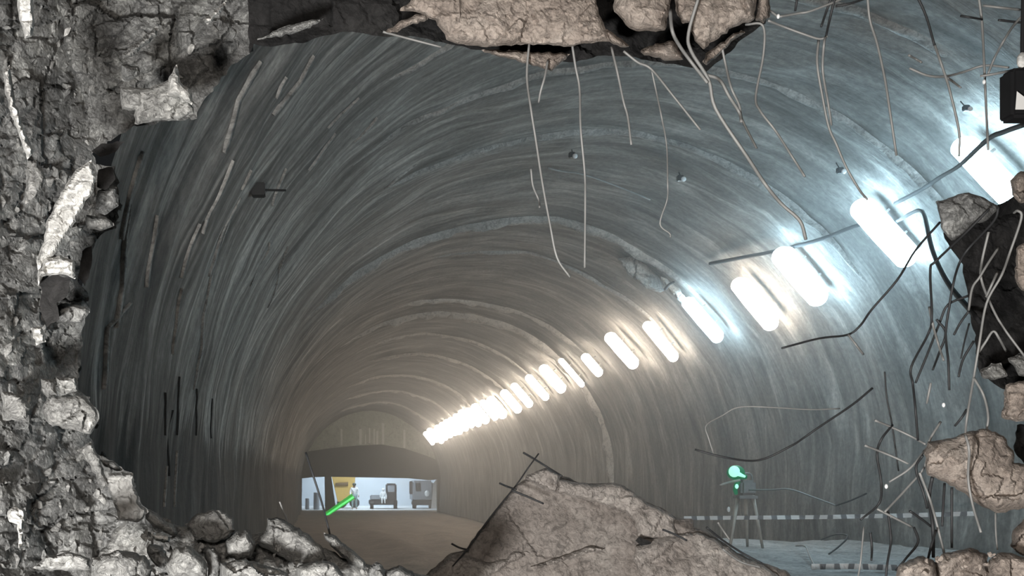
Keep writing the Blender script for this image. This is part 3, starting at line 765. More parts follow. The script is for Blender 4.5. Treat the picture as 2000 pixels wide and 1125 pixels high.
# ------------------------------------------------------------------ the broken face around the hole
def face_depth(vx, vy):
    return 0.9 * np.clip((vx - 60) / 260, -0.6, 0.5) + 0.25 * np.clip((700 - vy) / 500, -1, 1)
LEFT = [(-40, -40), (512, -40), (500, 20), (492, 70), (488, 105), (452, 128), (428, 160), (392, 205), (384, 230), (330, 238), (262, 246), (225, 268), (190, 288), (178, 300), (188, 322), (226, 326),
        (233, 372), (234, 405), (228, 446), (205, 452), (188, 470), (178, 500), (166, 535), (150, 542), (170, 570), (178, 604), (165, 632), (157, 684), (153, 762), (174, 777), (187, 798), (194, 815), (175, 852), (192, 889),
        (222, 899), (243, 920), (262, 925), (260, 946), (278, 988), (292, 996), (320, 1010), (348, 1030), (380, 1060), (420, 1080), (480, 1100), (560, 1125), (600, 1160), (-40, 1160)]
front = rock('wall_front', LEFT, 3.75, M['grey_rock'], .75, 4.0, .0, 3, ((.42, .36), (.16, .45), (.06, .8)), .016, dfun=face_depth, rough=4, edge=.4, crack=.2)
tag(front, kind='structure')


def part(pts, d, mat, seed, **k):
    kw = dict(thick=.22, res=4, bulge=.05, fac=((.12, .35), (.05, .35)), fine=.006, rough=2.5); kw.update(k)
    return rock('rock', pts, d, M[mat], seed=seed, parent=front, **kw)


def fix(o):                              # front carries an offset of its own, so children are moved back by it
    o.location = o.location - front.location
    return o


# pale plaster tongue, ledge block and other pieces that stand out of the left face
for k, (pts, d, mat, lab) in enumerate([
        ([(150, 330), (178, 312), (187, 345), (184, 372), (168, 390), (148, 432), (122, 470), (104, 500), (84, 512), (74, 532), (70, 508), (86, 470), (92, 430), (112, 392), (128, 360)], 3.42, 'pale_rock', 'smooth whitish plaster tongue'),
        ([(74, 528), (90, 505), (118, 498), (146, 510), (148, 545), (120, 535), (84, 540), (76, 560)], 3.40, 'pale_rock', 'whitish plaster edge over a black hollow'),
        ([(236, 170), (290, 172), (330, 155), (360, 175), (380, 222), (340, 232), (300, 236), (262, 244), (264, 215), (238, 214)], 3.72, 'rubble', None),
        ([(238, 105), (300, 58), (310, 40), (306, 70), (262, 108), (240, 115)], 3.6, 'rubble', 'long pale splinter'),
        ([(236, 125), (270, 130), (276, 145), (250, 160), (238, 158)], 3.72, 'grey_rock', None),
        ([(30, -10), (66, -10), (64, 70), (48, 76), (38, 40)], 3.1, 'pale_rock', None),
        ([(4, 140), (18, 128), (24, 180), (46, 250), (66, 300), (52, 312), (36, 262), (16, 210)], 3.05, 'pale_rock', None),
        ([(52, 310), (74, 312), (90, 350), (70, 392), (48, 400)], 3.1, 'rubble', None),
        ([(330, 150), (346, 126), (350, 140), (352, 160), (374, 180), (376, 206), (350, 190), (326, 186)], 3.66, 'pale_rock', None),
        ([(396, 40), (430, 10), (446, -4), (436, 20), (404, 48)], 3.7, 'pale_rock', 'pale diagonal splinter'),
        ([(190, 372), (228, 366), (232, 402), (206, 420), (184, 414)], 3.86, 'grey_rock', None),
        ([(168, 420), (206, 424), (226, 440), (196, 452), (170, 446)], 3.86, 'rubble', None),
        ([(92, 600), (130, 592), (168, 600), (176, 610), (160, 630), (112, 632), (94, 620)], 3.7, 'grey_rock', None),
        ([(60, 640), (82, 640), (90, 668), (70, 674)], 3.5, 'pale_rock', None),
        ([(80, 740), (104, 742), (112, 770), (92, 776), (80, 764)], 3.45, 'rubble', None), ([(104, 738), (150, 735), (150, 764), (118, 772)], 3.46, 'rubble', None),
        ([(92, 774), (160, 772), (186, 798), (192, 815), (176, 848), (150, 842), (98, 830), (82, 800)], 3.55, 'rubble', 'large rounded grey knob'),
        ([(4, 765), (44, 772), (60, 795), (50, 820), (6, 822)], 3.3, 'rubble', None),
        ([(14, 1000), (30, 988), (48, 994), (52, 1010), (46, 1022), (44, 1060), (38, 1076), (34, 1024), (18, 1018)], 2.95, 'pale_rock', 'white mushroom-shaped lump'),
        ([(210, 924), (258, 922), (262, 946), (276, 988), (292, 998), (268, 1022), (232, 1016), (220, 980), (206, 940)], 3.6, 'smooth', 'smooth grey slab facing the hole'),
        ([(90, 1085), (140, 1078), (176, 1092), (176, 1112), (120, 1114), (60, 1112)], 2.9, 'rubble', None), ([(150, 880), (176, 862), (196, 898), (212, 950), (198, 958), (178, 910)], 3.6, 'rubble', None),
        ([(192, 895), (222, 900), (244, 920), (226, 920), (204, 910)], 3.75, 'rubble', None)]):
    o = fix(part(pts, d - .05, mat, 100 + k))
    if lab: o['label'] = lab
# black patches in the rim, the shade of hollows put into their colour
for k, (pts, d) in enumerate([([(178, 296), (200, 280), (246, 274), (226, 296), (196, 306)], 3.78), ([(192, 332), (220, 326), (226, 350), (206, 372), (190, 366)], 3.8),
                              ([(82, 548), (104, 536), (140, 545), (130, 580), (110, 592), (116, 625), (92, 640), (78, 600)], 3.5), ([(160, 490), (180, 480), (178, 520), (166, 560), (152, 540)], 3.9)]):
    o = fix(part(pts, d - .05, 'shade_crack_rock', 140 + k, bulge=.0, fac=((.05, .1),))); o['label'] = 'black patch painted as hollow shade'
# broken pieces standing out all over the left face
CH = [chunk_mesh('rock', 300 + i) for i in range(10)]
CHR = [c.copy() for c in CH]; CHB = [c.copy() for c in CH]; CHS = [c.copy() for c in CH]
for c in CH: c.materials.append(M['grey_rock'])
for c in CHR: c.materials.append(M['rubble'])
for c in CHB: c.materials.append(M['pale_rock'])
for c in CHS: c.materials.append(M['brown_rock'])
fv = np.array([front.data.vertices[i].co[:] for i in range(len(front.data.vertices))]); fl = front.location
fpx = VX + (fv[:, 0] + fl.x) / (fv[:, 1] + fl.y) * F; fpy = VY - (fv[:, 2] + fl.z - H) / (fv[:, 1] + fl.y) * F


def drop_chunk(px, py, rpx, lib):
    k = int(np.argmin((fpx - px) ** 2 + (fpy - py) ** 2 + 1e4 * (fv[:, 1] + fl.y > 4.6))); p = Vector(fv[k])
    o = bpy.data.objects.new('rock', rng.choice(lib)); COL.objects.link(o); o.parent = front
    s = rpx * (p.y + fl.y) / F; o.location = p + Vector((0, -s * .1, 0)); o.scale = (s * rng.uniform(.8, 1.5), s * rng.uniform(.6, 1), s * rng.uniform(.6, 1.1))
    o.rotation_euler = (rng.uniform(0, 6), rng.uniform(0, 6), rng.uniform(0, 6)); return o


def spot():
    while True:
        a, b = rng.uniform(0, 560), rng.uniform(0, 1120)
        if inside(np.array([a]), np.array([b]), LEFT)[0]: return a, b
for i in range(250):
    a, b = spot(); low = b > 620
    drop_chunk(a, b, rng.uniform(6, 17) * (1.2 if low else 1), rng.choice([CH, CHR, CHR]) if low else (CHB if rng.random() < .04 else rng.choice([CH, CH, CHR])))

# dark overhang above the left shoulder, and the brown slabs at the top
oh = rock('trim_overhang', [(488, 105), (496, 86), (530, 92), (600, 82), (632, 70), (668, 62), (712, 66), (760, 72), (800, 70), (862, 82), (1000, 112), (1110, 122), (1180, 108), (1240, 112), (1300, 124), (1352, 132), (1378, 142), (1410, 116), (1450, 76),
                             (1496, 46), (1500, -40), (480, -40)], 4.3, M['shade_crack_rock'], .45, 5, .0, 21, ((.3, .2), (.1, .2)), .008, rough=2, edge=.3)
tag(oh, kind='structure')  # shade under the overhang is put into its near-black colour


def thing(name, pts, d, mat, label, cat='rock', seed=1, group=None, **k):
    kw = dict(crack=.0, thick=.35, res=4, bulge=.07, fac=((.25, .14), (.08, .18)), fine=.009, rough=2.5); kw.update(k)
    return tag(rock(name, pts, d, M[mat], seed=seed, **kw), label, cat, group)


thing('ledge_slab', [(500, 79), (545, 56), (600, 40), (632, 36), (606, 54), (572, 66), (530, 74)], 3.95, 'grey_rock', 'thin pale ledge of rock in the black recess at the top left', seed=201, res=3, bulge=.02)
thing('ledge_slab', [(752, 62), (780, 42), (812, 28), (832, 26), (836, 38), (800, 50), (774, 64)], 3.9, 'brown_rock', 'small brown flake left of the big top slab', seed=202, res=3, bulge=.02)
thing('roof_slab', [(778, 20), (800, 4), (812, -30), (1162, -30), (1164, 8), (1182, 52), (1196, 80), (1110, 90), (1034, 86), (942, 92), (894, 86), (872, 78), (862, 60), (850, 40), (820, 26)], 3.75, 'brown_rock', 'big brown rock slab hanging across the top of the hole', seed=203, bulge=.06, fac=((.3, .10), (.1, .16), (.05, .2)))
thing('roof_slab', [(940, 98), (1000, 99), (1116, 104), (1098, 120), (1078, 138), (1040, 128), (985, 112)], 3.9, 'brown_rock', 'thin brown layer peeling off under the big top slab', seed=204, res=3)
thing('roof_slab', [(1194, -30), (1200, 22), (1221, 50), (1243, 61), (1298, 60), (1303, 38), (1308, 14), (1312, -30)], 3.75, 'brown_rock', 'brown block behind the wide crack, right of the big top slab', seed=205)
thing('roof_slab', [(1318, -30), (1320, 20), (1332, 46), (1346, 44), (1350, 62), (1356, 80), (1374, 97), (1410, 68), (1442, 50), (1474, 38), (1478, -30)], 3.72, 'brown_rock', 'brown block at the top where the thick wire comes out', seed=206)
thing('roof_slab', [(1378, 104), (1448, 58), (1456, 64), (1434, 76), (1404, 108), (1380, 128), (1372, 120)], 3.85, 'brown_rock', 'narrow brown wedge under the right top block', seed=207, res=3)
thing('roof_slab', [(1246, 100), (1281, 84), (1314, 80), (1332, 103), (1336, 116), (1302, 118), (1258, 108)], 3.85, 'brown_rock', 'small brown wedge wedged below the crack at the top', seed=208, res=3)
thing('roof_slab', [(1184, 58), (1206, 72), (1232, 92), (1212, 92), (1192, 84)], 3.8, 'brown_rock', 'small brown chip in the crack beside the big top slab', seed=209, res=3)
thing('roof_slab', [(1482, -30), (1506, -30), (1504, 34), (1490, 46), (1476, 40)], 3.8, 'brown_rock', 'rightmost brown sliver of the top slabs', seed=210, res=3)

# ------------------------------------------------------------------ rubble heap at the foot of the hole
heap = rock('rubble_bed', [(150, 1160), (240, 1010), (330, 1020), (430, 1040), (520, 1042), (600, 1060), (680, 1090), (740, 1108), (820, 1120), (900, 1140), (900, 1200), (150, 1200)], 4.0, M['rubble'], 1.2, 5, .1, 31, ((.2, .5), (.08, .6)), .012, tilt=(0, .6), rough=4)
tag(heap, 'bed of grey broken rock filling the bottom left of the hole', 'rubble', kind='stuff')
for k, (nm, pts, d, mat, lab) in enumerate([
        ('boulder', [(360, 1024), (384, 1002), (428, 995), (455, 1009), (459, 1036), (440, 1054), (410, 1060), (384, 1054)], 3.95, 'rubble', 'rounded pale grey boulder on the rubble crest below the left wall'),
        ('boulder', [(280, 1000), (292, 994), (318, 1012), (346, 1032), (346, 1048), (326, 1042), (300, 1028), (284, 1014)], 3.8, 'rubble', 'long grey stone leaning on the smooth slab left of the rounded boulder'),
        ('boulder', [(522, 1012), (542, 1010), (570, 1024), (604, 1044), (628, 1066), (640, 1096), (600, 1104), (560, 1094), (520, 1072), (495, 1060), (506, 1044), (520, 1036)], 3.9, 'rubble', 'large angular grey boulder right of the rounded boulder'),
        ('boulder', [(632, 1040), (650, 1044), (668, 1058), (716, 1100), (710, 1112), (686, 1104), (652, 1072), (636, 1054)], 3.95, 'rubble', 'long flat grey splinter at the right end of the rubble crest'),
        ('boulder', [(296, 1040), (320, 1040), (334, 1048), (330, 1060), (306, 1058), (296, 1050)], 3.6, 'pale_rock', 'small whitish stone under the long leaning stone'),
        ('boulder', [(460, 1040), (488, 1036), (500, 1058), (490, 1090), (464, 1096), (440, 1080), (438, 1060)], 3.75, 'rubble', 'grey stone squeezed between the two biggest boulders'),
        ('boulder', [(340, 1070), (372, 1066), (402, 1096), (406, 1130), (330, 1132), (322, 1098)], 3.5, 'rubble', 'grey stone cut by the bottom edge below the rounded boulder'),
        ('boulder', [(390, 1070), (420, 1066), (432, 1096), (428, 1130), (408, 1132), (404, 1098)], 3.62, 'grey_rock', 'dark upright stone beside the one cut by the bottom edge'),
        ('boulder', [(430, 1100), (480, 1092), (520, 1104), (560, 1118), (560, 1140), (430, 1140)], 3.55, 'rubble', 'broad grey stone at the bottom edge below the angular boulder'),
        ('boulder', [(580, 1108), (616, 1094), (650, 1098), (672, 1120), (666, 1140), (580, 1140)], 3.65, 'rubble', 'grey stone at the bottom edge below the flat splinter'),
        ('boulder', [(720, 1108), (735, 1096), (748, 1106), (752, 1135), (716, 1135)], 3.9, 'grey_rock', 'small upright stone at the right foot of the rubble'),
        ('boulder', [(752, 1114), (780, 1104), (806, 1114), (816, 1140), (752, 1140)], 4.0, 'rubble', 'low pale stone left of the leaning slab at the bottom edge'),
        ('boulder', [(180, 1090), (230, 1074), (282, 1084), (300, 1110), (290, 1140), (180, 1140)], 3.2, 'rubble', 'wide grey stone at the bottom edge under the left face'),
        ('boulder', [(290, 1062), (318, 1066), (330, 1092), (320, 1112), (300, 1100), (286, 1080)], 3.45, 'grey_rock', 'narrow grey stone right of the wide one at the bottom edge')]):
    thing(nm, pts, d - .08, mat, lab, 'boulder', 230 + k, thick=.3, res=3.2, bulge=.09, fac=((.16, .4), (.06, .3)), fine=.006)
# loose stones, one by one
def loose(n, area, dr, size, lab, grp, lib, test=None, z=None):
    c = 0
    while c < n:
        a, b = rng.uniform(area[0], area[2]), rng.uniform(area[1], area[3])
        if test and not test(a, b): continue
        d = rng.uniform(*dr); s = rng.uniform(*size) * d / F
        o = bpy.data.objects.new('stone', rng.choice(lib)); COL.objects.link(o); o.location = P(a, b, d)
        o.scale = (s * rng.uniform(.8, 1.4), s * rng.uniform(.7, 1.2), s * rng.uniform(.6, 1)); o.rotation_euler = (rng.uniform(0, 6), rng.uniform(0, 6), rng.uniform(0, 6))
        tag(o, lab, 'stone', grp); c += 1
crest = lambda a: np.interp(a, [240, 330, 430, 520, 600, 680, 740, 820, 900], [1030, 1044, 1056, 1060, 1078, 1104, 1116, 1122, 1135])
loose(70, (230, 1010, 860, 1125), (3.72, 3.85), (5, 12), 'small grey stone in the rubble between the boulders at bottom left', 'small stones in the rubble', CHR, lambda a, b: b > crest(a) + 4)
loose(24, (640, 1080, 900, 1125), (3.9, 4.1), (5, 10), 'small grey stone at the right foot of the rubble, towards the leaning slab', 'small stones at the foot of the rubble', CHR, lambda a, b: b > crest(a) + 2)

# ------------------------------------------------------------------ leaning slab in the middle
SLAB = [(1046, 922), (1072, 916), (1092, 928), (1104, 930), (1128, 942), (1160, 944), (1200, 942), (1228, 956), (1262, 980), (1300, 996), (1318, 1010), (1330, 1014), (1352, 1012), (1356, 1030), (1400, 1050), (1440, 1080), (1490, 1100), (1540, 1118), (1560, 1150), (800, 1150),
        (842, 1112), (880, 1080), (912, 1072), (955, 1012), (1006, 950)]
sl = thing('fallen_slab', SLAB, 5.6, 'slab', 'big brown concrete slab leaning in the rubble at bottom centre', 'slab', 260, crack=.0, thick=.35, res=4, bulge=.04, fac=((.6, .03), (.2, .03)), fine=.006, rough=2.5, tilt=(0, .35), edge=.15)
# its broken upper lip of paler, thicker concrete, and the layer across its foot
def slab_part(name, pts, d, mat, seed, label=None, **k):
    kw = dict(crack=.0, thick=.3, res=3.5, bulge=.045, fac=((.25, .08), (.08, .12)), fine=.012, edge=.4, tilt=(0, .3), rough=2); kw.update(k)
    o = rock(name, pts, d, M[mat], seed=seed, parent=sl, **kw); o.location = o.location - sl.location
    if label: o['label'] = label
    return o
M['lip'] = rock_mat('slab_lip', (0.27, 0.235, 0.21), (0.38, 0.34, 0.31), (0.50, 0.46, 0.42), 1.2, patch=0.25)
slab_part('lip', [(1022, 934), (1046, 920), (1072, 914), (1094, 928), (1090, 952), (1084, 964), (1064, 952), (1040, 942)], 5.63, 'lip', 261, 'paler broken top edge')
slab_part('lip', [(1090, 936), (1128, 942), (1160, 946), (1200, 942), (1230, 956), (1264, 982), (1300, 998), (1318, 1012), (1316, 1030), (1330, 1060), (1290, 1052), (1246, 1052), (1240, 1020), (1222, 1000), (1170, 982), (1120, 972), (1086, 962)], 5.60, 'lip', 262, 'paler broken top edge')
slab_part('lip', [(1240, 1066), (1300, 1046), (1360, 1040), (1400, 1056), (1440, 1084), (1490, 1104), (1540, 1140), (1260, 1140), (1236, 1090)], 5.50, 'lip', 263, 'paler broken foot')
slab_part('lip', [(840, 1118), (880, 1086), (916, 1086), (950, 1098), (990, 1092), (1004, 1076), (1036, 1080), (1000, 1098), (960, 1124), (940, 1150), (820, 1150)], 5.50, 'lip', 264, 'paler broken foot')
slab_part('lip', [(1030, 1110), (1070, 1096), (1110, 1084), (1150, 1068), (1184, 1072), (1150, 1080), (1100, 1096), (1060, 1110)], 5.50, 'lip', 265, 'pale raised seam', thick=.12, bulge=.03)
slab_part('hole', [(1240, 1056), (1248, 1048), (1274, 1062), (1252, 1066)], 5.42, 'shade_crack_rock', 266, 'black patch painted as shade in a hole', thick=.2, bulge=.0)  # the shade inside the hole, put on as a black piece

# ------------------------------------------------------------------ right-hand rocks
cav = rock('wall_front_right', [(1842, 453), (1856, 485), (1880, 517), (1884, 549), (1892, 580), (1895, 617), (1906, 652), (1906, 690), (1914, 728), (1932, 742), (1960, 760), (2040, 760), (2040, 330), (1985, 380), (1950, 400), (1915, 425), (1870, 440)], 4.2, M['shade_crack_rock'], .6, 5, .0, 41, ((.3, .3), (.1, .3)), .01, rough=3, edge=.3)
tag(cav, kind='structure')  # cavity in shadow, its darkness put into the rock colour
R_ = [('boulder', [(1804, 880), (1812, 862), (1857, 855), (1921, 836), (1960, 851), (1979, 881), (1980, 904), (2030, 912), (2030, 988), (1948, 1002), (1902, 980), (1864, 950), (1812, 928)], 3.7, 'brown_rock', 'big brown boulder caught in the wires at the right', .10),
      ('boulder', [(1828, 392), (1864, 384), (1892, 376), (1924, 386), (1952, 404), (1930, 428), (1900, 440), (1880, 462), (1858, 470), (1840, 450), (1834, 418)], 3.9, 'grey_rock', 'ragged grey lump with torn edge under the nearest lamp', .05),
      ('boulder', [(1972, 352), (1986, 338), (2030, 330), (2030, 392), (1990, 396), (1976, 382)], 3.6, 'brown_rock', 'brown rock overlapping the nearest lamp at the right edge', .05),
      ('boulder', [(1984, 486), (1998, 474), (2030, 470), (2030, 572), (1994, 566), (1982, 540)], 3.6, 'brown_rock', 'pale brown stone at the right edge beside the black hollow', .05),
      ('boulder', [(1914, 724), (1936, 710), (1956, 708), (1968, 734), (1940, 742), (1918, 740)], 3.9, 'rubble', 'small grey stone at the foot of the black hollow', .04),
      ('boulder', [(1964, 752), (1990, 744), (2030, 742), (2030, 826), (1984, 824), (1956, 816)], 3.75, 'brown_rock', 'square pale brown block above the big right boulder', .05),
      ('boulder', [(1968, 700), (1990, 690), (2030, 690), (2030, 738), (1990, 734)], 3.85, 'rubble', 'grey stone at the right edge above the square block', .05),
      ('boulder', [(1986, 830), (2030, 828), (2030, 910), (2000, 906), (1980, 880)], 4.05, 'shade_crack_rock', 'dark filler painted as shade in the gap between square block and big boulder', .03),  # near-black piece stands in for the shade of the gap
      ('boulder', [(1746, 1140), (1754, 1106), (1776, 1092), (1802, 1086), (1826, 1096), (1832, 1140)], 3.5, 'brown_rock', 'pale brown stone at the bottom edge under the hanging wires', .06),
      ('boulder', [(1826, 1096), (1850, 1078), (1900, 1070), (1930, 1086), (1926, 1140), (1830, 1140)], 3.6, 'brown_rock', 'brown stone at the bottom edge right of the pale one', .06),
      ('boulder', [(1930, 1096), (1956, 1078), (1986, 1084), (2030, 1092), (2030, 1140), (1924, 1140)], 3.45, 'brown_rock', 'brown stone in the bottom right corner', .06),
      ('boulder', [(1972, 1066), (1978, 1036), (2000, 1012), (2030, 1004), (2030, 1090), (1990, 1082)], 3.6, 'brown_rock', 'brown rock at the right edge below the big boulder', .05)]
for k, (nm, pts, d, mat, lab, bu) in enumerate(R_):
    thing(nm, pts, d, mat, lab, 'boulder', 280 + k, thick=.32, res=3.5, bulge=bu, fac=((.2, .25), (.07, .35)), fine=.007)
loose(26, (1760, 1070, 1998, 1122), (3.38, 3.46), (4, 10), 'small brown stone among the rocks in the bottom right corner', 'small stones at bottom right', CHS, lambda a, b: b > np.interp(a, [1760, 1850, 2000], [1104, 1086, 1074]))

# ------------------------------------------------------------------ bent wires and bars of the torn mesh
def wire(label, pts, d, r=.0072, dark=False, jitter=.05, r1=None, cat='wire', name='bent_wire', mat=None):
    q = random.Random(len(label) * 7 + len(pts) + int(pts[0][0])); dz = 0; out = []
    dd = d if hasattr(d, '__len__') else (d, d)
    for i, (a, b) in enumerate(pts):
        t = i / max(1, len(pts) - 1); out.append(P(a, b, d[i] if len(dd) > 2 else dd[0] + (dd[1] - dd[0]) * t + (q.uniform(-jitter, jitter) if i else 0)))
    o = link(name, tube_mesh(name, out, r, r * .9 if r1 is None else r1, 6, 5), mat or M['shaded_wire' if dark else 'wire']); local(o, out[0])
    return tag(o, label, cat, 'bent wires of the torn mesh' if cat == 'wire' else None)


